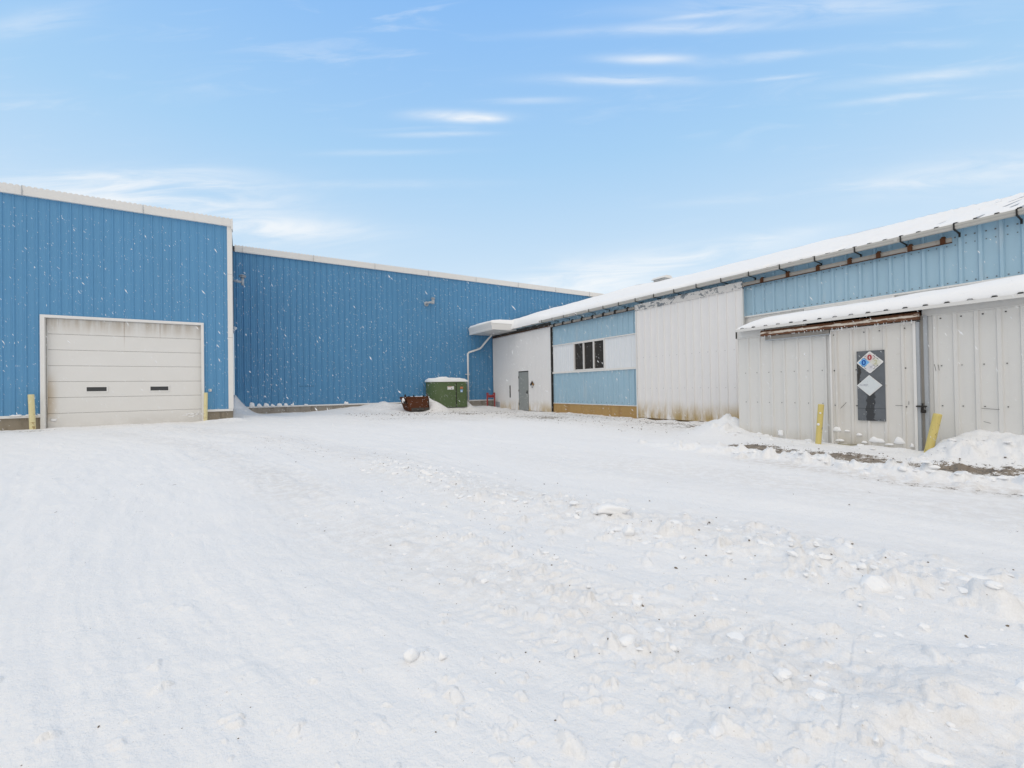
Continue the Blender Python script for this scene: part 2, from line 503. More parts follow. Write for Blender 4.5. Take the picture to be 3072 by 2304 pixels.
# ------------------------------------------------------------------ mesh helpers
class MB:
    def __init__(s):
        s.v, s.f, s.mi = [], [], []

    def face(s, pts, mi=0):
        k = len(s.v)
        s.v += [tuple(p) for p in pts]
        s.f.append(tuple(range(k, k+len(pts))))
        s.mi.append(mi)

    def box(s, x0, x1, y0, y1, z0, z1, mi=0):
        k = len(s.v)
        s.v += [(x, y, z) for x in (x0, x1) for y in (y0, y1) for z in (z0, z1)]
        for q in ((0, 1, 3, 2), (4, 6, 7, 5), (0, 4, 5, 1), (2, 3, 7, 6), (0, 2, 6, 4), (1, 5, 7, 3)):
            s.f.append(tuple(k+i for i in q))
            s.mi.append(mi)

    def prism(s, poly, vec, mi=0):
        """poly: closed list of 3D points, swept by vec"""
        k, n = len(s.v), len(poly)
        vec = Vector(vec)
        s.v += [tuple(p) for p in poly] + [tuple(Vector(p)+vec) for p in poly]
        s.f.append(tuple(range(k, k+n)))
        s.f.append(tuple(range(k+2*n-1, k+n-1, -1)))
        for i in range(n):
            j = (i+1) % n
            s.f.append((k+i, k+n+i, k+n+j, k+j))
        s.mi += [mi]*(n+2)

    def tube(s, pts, r, n=10, mi=0, cap=True):
        pts = [Vector(p) for p in pts]
        rs = r if isinstance(r, (list, tuple)) else [r]*len(pts)
        k = len(s.v)
        ref = None
        for i, p in enumerate(pts):
            d = (pts[min(i+1, len(pts)-1)]-pts[max(i-1, 0)]).normalized()
            a = d.cross(Vector((0, 0, 1)))
            if a.length < 0.1:
                a = d.cross(Vector((1, 0, 0)))
            a.normalize()
            if ref is not None and a.dot(ref) < 0:
                a = -a
            ref = a
            b = d.cross(a)
            for j in range(n):
                t = 2*math.pi*j/n
                s.v.append(tuple(p+rs[i]*(math.cos(t)*a+math.sin(t)*b)))
        for i in range(len(pts)-1):
            for j in range(n):
                j2 = (j+1) % n
                s.f.append((k+i*n+j, k+i*n+j2, k+(i+1)*n+j2, k+(i+1)*n+j))
                s.mi.append(mi)
        if cap:
            s.f.append(tuple(range(k+n-1, k-1, -1)))
            s.f.append(tuple(range(k+(len(pts)-1)*n, k+len(pts)*n)))
            s.mi += [mi, mi]

    def grid(s, P, mi=0):
        """P: array (a,b,3)"""
        a, b = P.shape[:2]
        k = len(s.v)
        s.v += [tuple(q) for q in P.reshape(-1, 3).tolist()]
        for i in range(a-1):
            for j in range(b-1):
                q = k+i*b+j
                s.f.append((q, q+1, q+b+1, q+b))
                s.mi.append(mi)

    def blob(s, c, rx, ry, rz, seed=0, mi=0, flatb=None, n=8, jit=0.18):
        rr = random.Random(seed)
        k = len(s.v)
        rings = max(4, n//2)
        for i in range(rings+1):
            th = math.pi*i/rings
            for j in range(n):
                ph = 2*math.pi*j/n
                q = 1+rr.uniform(-jit, jit)
                z = math.cos(th)*rz*q
                if flatb is not None:
                    z = max(z, flatb)
                s.v.append((c[0]+rx*q*math.sin(th)*math.cos(ph), c[1]+ry*q*math.sin(th)*math.sin(ph), c[2]+z))
        for i in range(rings):
            for j in range(n):
                j2 = (j+1) % n
                s.f.append((k+i*n+j, k+i*n+j2, k+(i+1)*n+j2, k+(i+1)*n+j))
                s.mi.append(mi)

    def build(s, name, mats, parent=None, smooth=False, bevel=0.0, weld=False):
        o0 = parent_origin(parent)
        me = bpy.data.meshes.new(name)
        me.from_pydata([(x-o0[0], y-o0[1], z-o0[2]) for x, y, z in s.v], [], s.f)
        for m in (mats if isinstance(mats, (list, tuple)) else [mats]):
            me.materials.append(MAT[m])
        me.polygons.foreach_set('material_index', s.mi)
        me.update()
        ob = bpy.data.objects.new(name, me)
        COL.objects.link(ob)
        if parent:
            ob.parent = parent
        if smooth:
            me.polygons.foreach_set('use_smooth', [True]*len(me.polygons))
        if bevel:
            b = ob.modifiers.new('bevel', 'BEVEL')
            b.width = bevel
            b.segments = 2
            b.limit_method = 'ANGLE'
            b.angle_limit = R(40)
        return ob


def parent_origin(p):
    o = Vector((0, 0, 0))
    while p is not None:
        o += p.location
        p = p.parent
    return o


def tag(o, label=None, cat=None, group=None, kind=None):
    for k, v in (('label', label), ('category', cat), ('group', group), ('kind', kind)):
        if v:
            o[k] = v
    return o


def thing(name, loc, label, cat, group=None):
    o = bpy.data.objects.new(name, None)
    o.empty_display_size = 0.3
    COL.objects.link(o)
    o.location = loc
    return tag(o, label, cat, group)


def profile(u0, u1, pitch, phase, d, wb, wt, minors=0, md=0.005):
    """rib profile as (u, depth) list clipped to [u0,u1]"""
    pts = []
    k0 = math.floor((u0-phase)/pitch)-1
    k1 = math.ceil((u1-phase)/pitch)+1
    for k in range(k0, k1+1):
        c = phase+k*pitch
        pts += [(c-wb/2, 0), (c-wt/2, d), (c+wt/2, d), (c+wb/2, 0)]
        for q in range(minors):
            mc = c+pitch*(q+1)/(minors+1)
            pts += [(mc-0.022, 0), (mc-0.012, md), (mc+0.012, md), (mc+0.022, 0)]
    us = [p[0] for p in pts]
    ds = [p[1] for p in pts]
    o = [(u0, float(np.interp(u0, us, ds)))]
    o += [p for p in pts if u0+1e-5 < p[0] < u1-1e-5]
    o += [(u1, float(np.interp(u1, us, ds)))]
    return o


def ribbed(mb, axis, plane, u0, u1, z0, z1, pitch, phase, d=0.032, wb=0.07, wt=0.03, minors=0, md=0.005, mi=0):
    """axis 'X': wall in plane Y=plane facing -Y; axis 'Y': wall in plane X=plane facing -X"""
    pr = profile(u0, u1, pitch, phase, d, wb, wt, minors, md)
    k = len(mb.v)
    for u, dd in pr:
        for z in (z0, z1):
            mb.v.append((u, plane-dd, z) if axis == 'X' else (plane-dd, u, z))
    for i in range(len(pr)-1):
        a = k+2*i
        mb.f.append((a, a+2, a+3, a+1) if axis == 'X' else (a, a+1, a+3, a+2))
        mb.mi.append(mi)


def screws(mb, plane, ys, z, mi, r=0.012):
    for y in ys:
        mb.box(plane-0.012, plane+0.004, y-r, y+r, z-r, z+r, mi)


# numpy value noise -------------------------------------------------
_perm = rng.permutation(512)
_val = rng.random(512)


def vnoise(x, y, s=0):
    xi = np.floor(x).astype(np.int64)
    yi = np.floor(y).astype(np.int64)
    fx, fy = x-xi, y-yi
    fx = fx*fx*fx*(fx*(fx*6-15)+10)
    fy = fy*fy*fy*(fy*(fy*6-15)+10)

    def g(a, b):
        return _val[(_perm[(_perm[(a+s*37) & 511]+b) & 511])]
    return (g(xi, yi)*(1-fx)+g(xi+1, yi)*fx)*(1-fy)+(g(xi, yi+1)*(1-fx)+g(xi+1, yi+1)*fx)*fy


def fbm(x, y, oct=4, s=0, gain=0.5):
    t, a, n = 0, 1, 0
    for i in range(oct):
        t = t+a*(vnoise(x*2**i+13.7*i, y*2**i-7.1*i, s+i)-0.5)
        n += a
        a *= gain
    return t/n*2


def sm(a, b, x):
    t = np.clip((x-a)/(b-a), 0, 1)
    return t*t*(3-2*t)


# ------------------------------------------------------------------ ground
def poly_dist(x, y, P):
    P = np.array(P, float)
    best = np.full(x.shape, 1e9)
    sg = np.zeros(x.shape)
    sbest = np.zeros(x.shape)
    L = 0
    for i in range(len(P)-1):
        a, b = P[i], P[i+1]
        d = b-a
        l = np.hypot(*d)
        t = ((x-a[0])*d[0]+(y-a[1])*d[1])/l**2
        if i == 0:
            tt = np.minimum(t, 1)
        elif i == len(P)-2:
            tt = np.maximum(t, 0)
        else:
            tt = t
        tt = np.clip(tt, 0 if i else -9, 1 if i < len(P)-2 else 9)
        ex, ey = x-a[0]-tt*d[0], y-a[1]-tt*d[1]
        q = np.hypot(ex, ey)
        m = q < best
        best = np.where(m, q, best)
        sg = np.where(m, np.sign(d[0]*ey-d[1]*ex), sg)
        sbest = np.where(m, L+tt*l, sbest)
        L += l
    return best*sg, sbest


BAND = [(-1.5, 17.0), (0.5, 13.4), (2.0, 7.6), (2.45, 4.4), (2.9, 3.1), (3.25, 2.15), (3.6, 1.3), (3.75, 0.6), (3.9, -1.5), (3.0, -6)]
BAND2 = [(0.2, 9.0), (1.1, 5.2), (1.65, 3.1), (1.62, 1.95), (1.75, 1.1), (1.95, 0.5), (2.1, -1.0)]
RIDGE = [(7.2, 6.6), (7.55, 5.0), (7.66, 3.6), (7.58, 2.8), (7.6, 2.0), (7.9, 1.2), (8.2, -1.0), (8.4, -5)]


def ground_base(x, y):
    z = 0.15*sm(10, 20, y)*sm(11, 4, x)
    z += -0.03*sm(8, 14, x)
    d, s = poly_dist(x, y, BAND)
    # gentle undulation and wheel polish, running along the traffic direction
    z += 0.028*fbm(x*0.33, y*0.33, 3, 1)
    z += 0.024*fbm(d*1.6, s*0.22, 4, 5)
    z += 0.013*fbm(x*2.0, y*2.0, 4, 9)
    z += 0.012*fbm(d*9, s*2.2, 4, 15)
    z += 0.009*fbm(x*6.5, y*6.5, 4, 17, 0.6)*sm(-0.1, 0.4, fbm(x*0.7, y*0.7, 2, 19))
    # faint tread bars pressed in along a few wheel lanes
    for dl, ph_ in ((-1.30, 0.0), (-1.95, 1.0), (0.95, 2.0), (1.75, 0.5), (-3.3, 0.3), (-4.1, 2.2)):
        lane = np.exp(-((d-dl-0.12*np.sin(s*0.35+ph_))/0.11)**4)
        bars = np.sin(2*math.pi*s/0.085+6*np.abs(d-dl)*8+ph_)
        z += lane*(-0.010+0.0045*bars)*np.clip(0.35+1.3*fbm(s*0.5, d*0.6+ph_, 2, 23), 0, 1)
    # ploughed band of broken snow
    lump = np.clip(0.5+1.2*fbm(x*4.5, y*4.5, 4, 21, 0.6), 0, 1.5)
    wgt = np.exp(-(d/0.42)**2)*(0.35+0.65*sm(10, 5, y))
    z += wgt*(0.02+0.05*lump)
    d2, s2 = poly_dist(x, y, BAND2)
    z += np.exp(-(d2/0.40)**2)*(0.006+0.022*lump)
    # windrow in front of the shed
    d3, s3 = poly_dist(x, y, RIDGE)
    fade = sm(7.2, 5.6, y)
    lump2 = np.clip(0.55+1.1*fbm(x*3.2, y*3.2, 4, 33, 0.6), 0, 1.4)
    z += np.exp(-(d3/0.26)**2)*(0.03+0.075*lump2)*fade
    z += 0.03*sm(8.2, 9.2, x)*sm(6.5, 5.5, y)*sm(11, 10.4, x)
    # drift in the corner of the two blue walls
    xx = np.maximum(x+0.37, 0)
    z += 0.98*np.exp(-(xx/0.52)**1.35)*(1+0.10*fbm(x*3, y*3, 3, 43))*sm(20.6, 23.9, y)*(x > -1.5)*sm(-0.9, -0.3, x)
    z += 0.10*np.exp(-((x-0.2)/1.2)**2-((y-21.3)/0.9)**2)
    # snow against the long blue wall
    nz = 1+0.5*fbm(x*1.1, y*1.1, 3, 41)
    z += 0.36*sm(2.6, 6.6, x)*sm(22.2, 23.9, y)*sm(9.6, 8.6, x)*nz
    z += 0.06*sm(21.5, 23.5, y)*sm(0.5, 1.5, x)
    z += 0.52*np.exp(-((x-8.62)/0.45)**2-((y-23.0)/0.75)**2)
    z += 0.34*np.exp(-((x-8.95)/0.55)**2-((y-22.25)/0.45)**2)
    z += 0.12*np.exp(-((x-6.6)/0.5)**2-((y-22.2)/0.5)**2)
    z += 0.32*np.exp(-((x-11.15)/0.22)**2-((y-23.4)/0.6)**2)
    z += 0.16*sm(21.8, 23.2, y)*sm(9.0, 10.0, x)*sm(13.6, 12.6, x)
    # left corner of the shed
    z += 0.43*np.exp(-((x-10.55)/0.72)**2-((y-6.72)/0.62)**2)*(0.75+0.25*nz)
    z += 0.10*np.exp(-((x-9.6)/0.5)**2-((y-6.4)/0.8)**2)
    # bank against the shed to the right of the sliding door
    lump3 = 1+0.28*fbm(x*2.6, y*2.6, 4, 55, 0.6)
    z += (0.10*sm(8.9, 9.4, x)+0.27*sm(9.2, 10.0, x))*sm(2.75, 2.2, y)*lump3*sm(11.5, 10.5, x)
    # thin snow along the foot of the shed
    z += 0.045*sm(9.6, 10.0, x)*sm(6.3, 5.9, y)*sm(2.2, 2.8, y)*np.clip(0.6+1.2*fbm(x*2.5, y*2.5, 3, 61), 0, 1.6)*sm(11.5, 10.5, x)
    z += 0.05*sm(12.7, 13.2, x)*sm(7.5, 8.5, y)*np.clip(0.4+1.6*fbm(x*2.2, y*2.2, 3, 66), 0, 1.5)
    # snow thrown along the garage side
    z += 0.09*np.exp(-((y-20.1)/0.30)**2)*sm(-1.6, -1.0, x)*sm(0.3, -0.3, x)*nz
    z += 0.05*np.exp(-((x+5.0)/0.6)**2-((y-20.0)/0.4)**2)
    return z


def dirt_mask(x, y):
    g = lambda cx, cy, sx, sy: np.exp(-((x-cx)/sx)**2-((y-cy)/sy)**2)
    d3, s3 = poly_dist(x, y, RIDGE)
    # bare strip behind the windrow
    strip = np.exp(-((d3-0.95)/0.50)**2)*sm(5.9, 4.9, y)
    strip2 = np.exp(-((x-9.2)/0.35)**2)*sm(2.6, 3.6, y)*sm(6.4, 5.6, y)
    n = 0.5+0.5*fbm(x*1.3, y*1.3, 3, 71)
    n3 = np.clip(0.5+1.1*fbm(x*2.3, y*1.6, 4, 75, 0.6), 0, 1)
    m = 0.95*strip*(0.72+0.36*n3)+0.55*strip2*n3
    m = np.maximum(m, 0.70*g(11.9, 8.3, 1.3, 1.4))
    m = np.maximum(m, 0.68*g(12.2, 10.0, 0.8, 2.0))
    m = np.maximum(m, 0.66*g(10.6, 15.0, 1.5, 3.2))
    m = np.maximum(m, 0.56*g(12.6, 14.5, 0.7, 4.0))
    m = np.maximum(m, 0.66*g(9.4, 19.4, 1.3, 1.4))
    m = np.maximum(m, 0.68*g(9.3, 21.0, 0.9, 0.5))
    m = np.maximum(m, 0.54*g(6.3, 20.8, 1.2, 0.6))
    m = np.maximum(m, 0.50*g(5.0, 17.0, 2.2, 1.2))
    m = np.maximum(m, 0.62*g(-5.6, 19.4, 0.9, 0.35))
    m = np.maximum(m, 0.55*g(-3.2, 20.15, 2.2, 0.25))
    d, s = poly_dist(x, y, BAND)
    m = np.maximum(m, 0.20*np.exp(-((d-0.1)/0.5)**2))
    d2, s2 = poly_dist(x, y, BAND2)
    m = np.maximum(m, 0.17*np.exp(-(d2/0.5)**2))
    m = np.maximum(m, 0.50*np.exp(-((d3+0.60)/0.20)**2)*sm(3.6, 2.2, y)*sm(0.6, 1.2, y))
    m = m*(0.70+0.42*n)
    # small dirty scrapes scattered about
    for cx, cy, r in ((-0.25, 3.0, .09), (0.35, 3.1, .10), (-0.9, 6.2, .25), (-1.5, 7.2, .3), (0.6, 4.0, .12), (0.30, 2.02, .07), (-2.2, 9.0, .3), (0.1, 5.4, .16)):
        m = np.maximum(m, 0.34*np.exp(-(((x-cx)/r/1.3)**2+((y-cy)/r)**2)))
    return m


def tint_mask(x, y):
    d, s = poly_dist(x, y, BAND)
    d3, s3 = poly_dist(x, y, RIDGE)
    t = 0.20*np.exp(-(d/0.8)**2)
    t = np.maximum(t, 0.22*np.exp(-((d+1.6)/0.5)**2))
    t = np.maximum(t, 0.22*np.exp(-((d-2.6)/0.9)**2)*sm(9, 5, y))
    t = np.maximum(t, 0.5*np.exp(-((d3+0.55)/0.3)**2)*sm(5.5, 3, y))
    t = np.maximum(t, 0.45*sm(8, 11, x)*sm(6.5, 8, y)*sm(23, 20, y))
    t = np.maximum(t, 0.35*sm(13, 17, y)*sm(2, 6, x))
    t = np.maximum(t, 0.25*sm(17, 19.5, y)*sm(1, -1, x))
    return t*(0.6+0.8*np.clip(0.5+fbm(x*0.8, y*0.8, 3, 81), 0, 1))


def angles():
    c = yaw
    fine = np.linspace(c-R(56), c+R(56), 900)
    rest = np.linspace(c+R(56), c+2*math.pi-R(56), 90)[1:-1]
    return np.concatenate([fine, rest])


def radii():
    r = [1.05]
    while r[-1] < 420:
        q = r[-1]
        if q < 30:
            st = min(q*q/560, 0.055+0.0012*q)
        else:
            st = 0.09*(1+(q-30)*0.12)
        r.append(q+st)
    return np.array(r)


TH, RR = angles(), radii()
NA, NR = len(TH), len(RR)
GX = np.cos(TH)[None, :]*RR[:, None]
GY = np.sin(TH)[None, :]*RR[:, None]
GZ = ground_base(GX, GY)
NFINE = 900
MASKZ = np.zeros_like(GZ)


def stamp(bx, by, rad, hh, squash=1.0, ang=0.0, irr=0.25, seed=0):
    """raise the snow in one clump with a steep edge"""
    r = math.hypot(bx, by)
    t = math.atan2(by, bx)
    dt = t-TH[0]
    if not (0.0 < dt < R(112)) or r < 1.1 or r > 34:
        return
    if rad < 1.2*min(r*r/560, 0.055+0.0012*r):
        return
    e = rad*1.4*max(squash, 1)
    i0, i1 = np.searchsorted(RR, [r-e, r+e])
    j0, j1 = np.searchsorted(TH[:NFINE], [t-e/r, t+e/r])
    if i1-i0 < 1 or j1-j0 < 1:
        return
    X = GX[i0:i1, j0:j1]-bx
    Y = GY[i0:i1, j0:j1]-by
    ca, sa = math.cos(ang), math.sin(ang)
    U, V = (X*ca+Y*sa)/squash, -X*sa+Y*ca
    a = np.arctan2(V, U)
    rr = rad*(1+irr*np.sin(a*2+seed)+irr*0.6*np.sin(a*3+seed*2.3)+irr*.4*np.sin(a*5+seed*4.1))
    q = np.hypot(U, V)/rr
    top = np.clip(1-q**3, 0, 1)**0.7*hh*(1+0.3*np.sin(U/rad*2.1+seed)+0.2*np.sin(V/rad*3.7+seed))
    Z = GZ[i0:i1, j0:j1]
    GZ[i0:i1, j0:j1] = Z+top


def along(P, n, width, ymax=99):
    P = np.array(P)
    seg = np.hypot(*np.diff(P, axis=0).T)
    cum = np.concatenate([[0], np.cumsum(seg)])
    o = []
    for _ in range(n):
        s = rng.uniform(0, cum[-1])
        i = min(np.searchsorted(cum, s)-1, len(seg)-1)
        i = max(i, 0)
        f = (s-cum[i])/seg[i]
        p = P[i]*(1-f)+P[i+1]*f
        d = (P[i+1]-P[i])/seg[i]
        k = rng.normal(0, width)
        o.append((p[0]-d[1]*k, p[1]+d[0]*k))
    return o


cl_ = []
for q in along(BAND[1:8], 3600, 0.32):
    cl_.append((q, 0.010+0.05*rng.random()**3.5))
for q in along(BAND2[1:6], 1300, 0.32):
    cl_.append((q, 0.008+0.032*rng.random()**3))
for q in along(RIDGE[:7], 900, 0.22):
    cl_.append((q, 0.03+0.07*rng.random()**2.0))
for _ in range(500):
    cl_.append(((rng.uniform(8.6, 10.1), rng.uniform(-1.5, 2.6)), 0.03+0.09*rng.random()**2))
for _ in range(160):
    cl_.append(((rng.uniform(9.6, 10.2), rng.uniform(2.8, 6.4)), 0.02+0.06*rng.random()**2))
for _ in range(140):
    cl_.append(((rng.uniform(9.7, 10.9), rng.uniform(6.2, 7.8)), 0.03+0.08*rng.random()**2))
for _ in range(1900):
    a, r_ = rng.uniform(TH[0], TH[NFINE-1]), 1.2+22*rng.random()**1.6
    cl_.append(((r_*math.cos(a), r_*math.sin(a)), 0.008+0.026*rng.random()**3))
for _ in range(260):
    cl_.append(((rng.uniform(0.7, 3.4), rng.uniform(0.3, 2.0)), 0.008+0.035*rng.random()**2.5))
for _ in range(420):
    cl_.append(((rng.uniform(3, 13), rng.uniform(18, 22.5)), 0.02+0.06*rng.random()**2))
for _ in range(300):
    cl_.append(((rng.uniform(10, 13.2), rng.uniform(7, 20)), 0.02+0.06*rng.random()**2))
for _ in range(120):
    cl_.append(((rng.uniform(-1.7, 0.6), rng.uniform(19.4, 20.4)), 0.02+0.06*rng.random()**2))
for (bx, by), r_ in cl_:
    stamp(bx, by, r_, r_*rng.uniform(0.2, 0.6), rng.uniform(1, 1.6), rng.uniform(0, 3.14), 0.3, rng.uniform(0, 6))
for bx, by, r_, h_2, sq, an in ((2.30, 0.56, 0.22, 0.022, 1.7, -0.5), (2.62, 0.50, 0.30, 0.03, 1.5, -0.4), (1.95, 0.72, 0.12, 0.018, 1.8, -0.6), (3.5, 0.68, 0.12, 0.045, 1.2, 0.3)):
    stamp(bx, by, r_, h_2, sq, an, 0.15, 1.0)


def ground_z(x, y):
    r = math.hypot(x, y)
    t = (math.atan2(y, x)-TH[0]) % (2*math.pi)+TH[0]
    i = min(max(int(np.searchsorted(RR, r)), 0), NR-1)
    j = min(int(np.searchsorted(TH, t)), NA-1)
    return float(GZ[i, j])


def build_ground():
    vert = np.empty((NR*NA+1, 3), np.float32)
    vert[:-1, 0] = GX.ravel()
    vert[:-1, 1] = GY.ravel()
    vert[:-1, 2] = GZ.ravel()
    vert[-1] = (0, 0, float(GZ[0].mean()))
    i = np.arange(NR-1)[:, None]*NA
    j = np.arange(NA)[None, :]
    j2 = (j+1) % NA
    q = np.stack([i+j, i+NA+j, i+NA+j2, i+j2], -1).reshape(-1, 4)
    tri = np.stack([np.arange(NA), (np.arange(NA)+1) % NA, np.full(NA, NR*NA)], -1)
    me = bpy.data.meshes.new('snow_ground')
    me.vertices.add(len(vert))
    me.vertices.foreach_set('co', vert.ravel())
    nl = q.size+tri.size
    me.loops.add(nl)
    me.loops.foreach_set('vertex_index', np.concatenate([q.ravel(), tri.ravel()]).astype(np.int32))
    me.polygons.add(len(q)+len(tri))
    st = np.concatenate([np.arange(len(q))*4, q.size+np.arange(len(tri))*3]).astype(np.int32)
    me.polygons.foreach_set('loop_start', st)
    me.polygons.foreach_set('use_smooth', np.ones(len(q)+len(tri), bool))
    me.update(calc_edges=True)
    me.validate()
    for nm, fn in (('dirt', dirt_mask), ('tint', tint_mask)):
        a = me.attributes.new(nm, 'FLOAT', 'POINT')
        d = np.zeros(NR*NA+1, np.float32)
        d[:-1] = fn(GX, GY).ravel()
        a.data.foreach_set('value', d)
    me.materials.append(MAT['snowground'])
    ob = bpy.data.objects.new('snow_ground', me)
    COL.objects.link(ob)
    tag(ob, kind='structure')


build_ground()

# ------------------------------------------------------------------ blue building with the garage door
YA, YB, XC, XS = 20.5, 24.05, 13.42, 10.3
TOPZ, FASZ = 7.82, 8.09
A = thing('warehouse', (-3.5, YA, 0), 'bright blue ribbed metal warehouse wing on the left with a cream overhead garage door', 'warehouse')
mb = MB()
pa_ = dict(pitch=0.2696, phase=-6.594, d=0.026, wb=0.075, wt=0.03, minors=2, md=0.004)
ribbed(mb, 'X', YA, -32, -5.70, 0.6, TOPZ, **pa_)
ribbed(mb, 'X', YA, -5.70, -1.29, 3.92, TOPZ, **pa_)
ribbed(mb, 'X', YA, -1.29, -0.50, 0.6, TOPZ, **pa_)
# return wall (faces +X) and the remaining shell
mb.face([(-0.38, YA+0.02, 0.5), (-0.38, YB+0.02, 0.5), (-0.38, YB+0.02, TOPZ), (-0.38, YA+0.02, TOPZ)])
mb.face([(-32, YA, 0), (-32, 60, 0), (-32, 60, TOPZ), (-32, YA, TOPZ)])
mb.build('wall', 'blue_a', A)
mb = MB()
mb.box(-32, -5.70, YA+0.02, YA+0.3, -0.4, 0.55)
mb.box(-1.29, -0.37, YA+0.02, YA+0.3, -0.4, 0.55)
mb.box(-0.60, -0.37, YA+0.3, YB, -0.4, 0.55)
mb.build('foundation', 'conc_a', A)
mb = MB()
mb.box(-32, -5.72, YA-0.055, YA+0.02, 0.52, 0.605)
mb.box(-1.27, -0.355, YA-0.055, YA+0.02, 0.52, 0.605)
mb.build('base_flashing', 'trim', A, bevel=0.006)
mb = MB()
mb.box(-0.505, -0.345, YA-0.045, YA+0.05, 0.61, TOPZ+0.02)
mb.box(-0.375, -0.335, YA+0.05, YA+0.18, 0.61, TOPZ+0.02)
for z in (3.4, 5.9):
    mb.box(-0.508, -0.342, YA-0.048, YA-0.04, z, z+0.012, 1)
mb.build('corner_trim', ['trim', 'galv'], A)


def fascia(parent, x0, x1, y, endret=None):
    mb = MB()
    # eave trim with a stepped section; scalloped top from the ribs of the roof sheet
    sec = [(0.0, TOPZ-0.03), (-0.10, TOPZ-0.03), (-0.115, TOPZ+0.05), (-0.10, TOPZ+0.06), (-0.13, FASZ-0.02), (0.0, FASZ-0.02)]
    mb.prism([(x0, y+a, z) for a, z in sec], (x1-x0, 0, 0))
    k = x0
    while k < x1-0.06:
        if k > -12:
            mb.box(k, min(k+0.07, x1), y-0.115, y+0.02, FASZ-0.02, FASZ+0.012)
        k += 0.14
    if endret:
        mb.box(x1-0.001, x1+0.05, y-0.135, y+0.25, TOPZ-0.14, FASZ)
    k = math.ceil(x0/3.05)*3.05
    while k < x1:
        mb.box(k, k+0.012, y-0.134, y-0.09, TOPZ-0.03, FASZ+0.01, 1)
        k += 3.05
    return mb.build('fascia', ['trim', 'galv'], parent)


fascia(A, -32, -0.36, YA, True)
mb = MB()
mb.face([(-32, YA-0.02, FASZ-0.03), (-0.36, YA-0.02, FASZ-0.03), (-0.36, 60, FASZ-0.03), (-32, 60, FASZ-0.03)])
mb.build('roof', 'roofmetal', A)
# garage door
mb = MB()
zs = [0.09, 0.63, 1.165, 1.705, 2.245, 2.78, 3.315, 3.84]
for i in range(7):
    z0, z1 = zs[i]+0.0035, zs[i+1]-0.0035
    a, b = YA+0.135, YA+0.146
    # section with rolled top and bottom edges
    sec = [(YA+0.20, z0), (b, z0), (a, z0+0.012), (a, z1-0.012), (b, z1), (YA+0.20, z1)]
    mb.prism([(-5.60, y_, z_) for y_, z_ in sec], (4.22, 0, 0))
mb.box(-5.60, -1.38, YA+0.17, YA+0.21, 0.09, 3.83, 1)
mb.box(-5.60, -1.38, YA+0.13, YA+0.19, 0.03, 0.085, 2)
gd = mb.build('garage_door', ['garage', 'dark', 'galv'], A)
for x0, x1 in ((-4.63, -4.11), (-2.91, -2.39)):
    mb = MB()
    f = 0.035
    z0, z1 = 1.365, 1.51
    y0, y1 = YA+0.115, YA+0.134
    mb.box(x0-f, x1+f, y0, y1, z1, z1+f)
    mb.box(x0-f, x1+f, y0, y1, z0-f, z0)
    mb.box(x0-f, x0, y0, y1, z0, z1)
    mb.box(x1, x1+f, y0, y1, z0, z1)
    mb.box(x0, x1, y0+0.008, y1-0.002, z0, z1, 1)
    mb.build('door_window', ['trim', 'gglass'], gd)
mb = MB()
mb.box(-5.72, -5.61, YA-0.06, YA+0.13, 0.0, 3.84)
mb.box(-1.37, -1.28, YA-0.06, YA+0.13, 0.0, 3.84)
mb.box(-5.72, -1.28, YA-0.06, YA+0.13, 3.84, 3.93)
mb.box(-5.61, -5.60, YA+0.05, YA+0.13, 0.1, 3.84, 1)
mb.box(-1.38, -1.37, YA+0.05, YA+0.13, 0.1, 3.84, 1)
mb.build('door_frame', ['trim', 'track'], A, bevel=0.006)
mb = MB()
mb.box(-1.14, -1.05, YA-0.075, YA, 1.30, 1.395)
mb.box(-1.125, -1.10, YA-0.08, YA-0.074, 1.352, 1.377, 1)
mb.box(-1.125, -1.10, YA-0.08, YA-0.074, 1.315, 1.34, 1)
mb.box(-1.085, -1.07, YA-0.08, YA-0.074, 1.335, 1.36, 1)
mb.build('outlet_box', ['label_white', 'black'], A, bevel=0.004)
# exhaust pipe and small lamp on the hidden side wall
mb = MB()
mb.tube([(-0.4, 23.0, 6.22), (-0.02, 23.0, 6.19)], 0.055, 10)
mb.tube([(0.0, 23.0, 6.04), (0.0, 23.0, 6.40)], 0.065, 12)
vp = mb.build('exhaust_pipe', 'galv', A, smooth=True)
mb = MB()
mb.tube([(0.0, 23.0, 6.40), (0.0, 23.0, 6.43)], 0.14, 14)
mb.tube([(0.0, 23.0, 6.45), (0.0, 23.0, 6.475)], 0.15, 14)
mb.tube([(0.0, 23.0, 6.49), (0.0, 23.0, 6.53)], [0.13, 0.06], 14)
mb.tube([(0.0, 23.0, 6.38), (0.0, 23.0, 6.5)], 0.05, 8)
mb.build('pipe_cap', 'galv', vp)
mb = MB()
mb.box(-0.38, -0.33, 22.85, 22.95, 4.04, 4.16)
mb.tube([(-0.33, 22.9, 4.12), (-0.27, 22.85, 4.07)], [0.05, 0.07], 10, 1)
mb.build('wall_lamp', ['galv', 'label_white'], A)

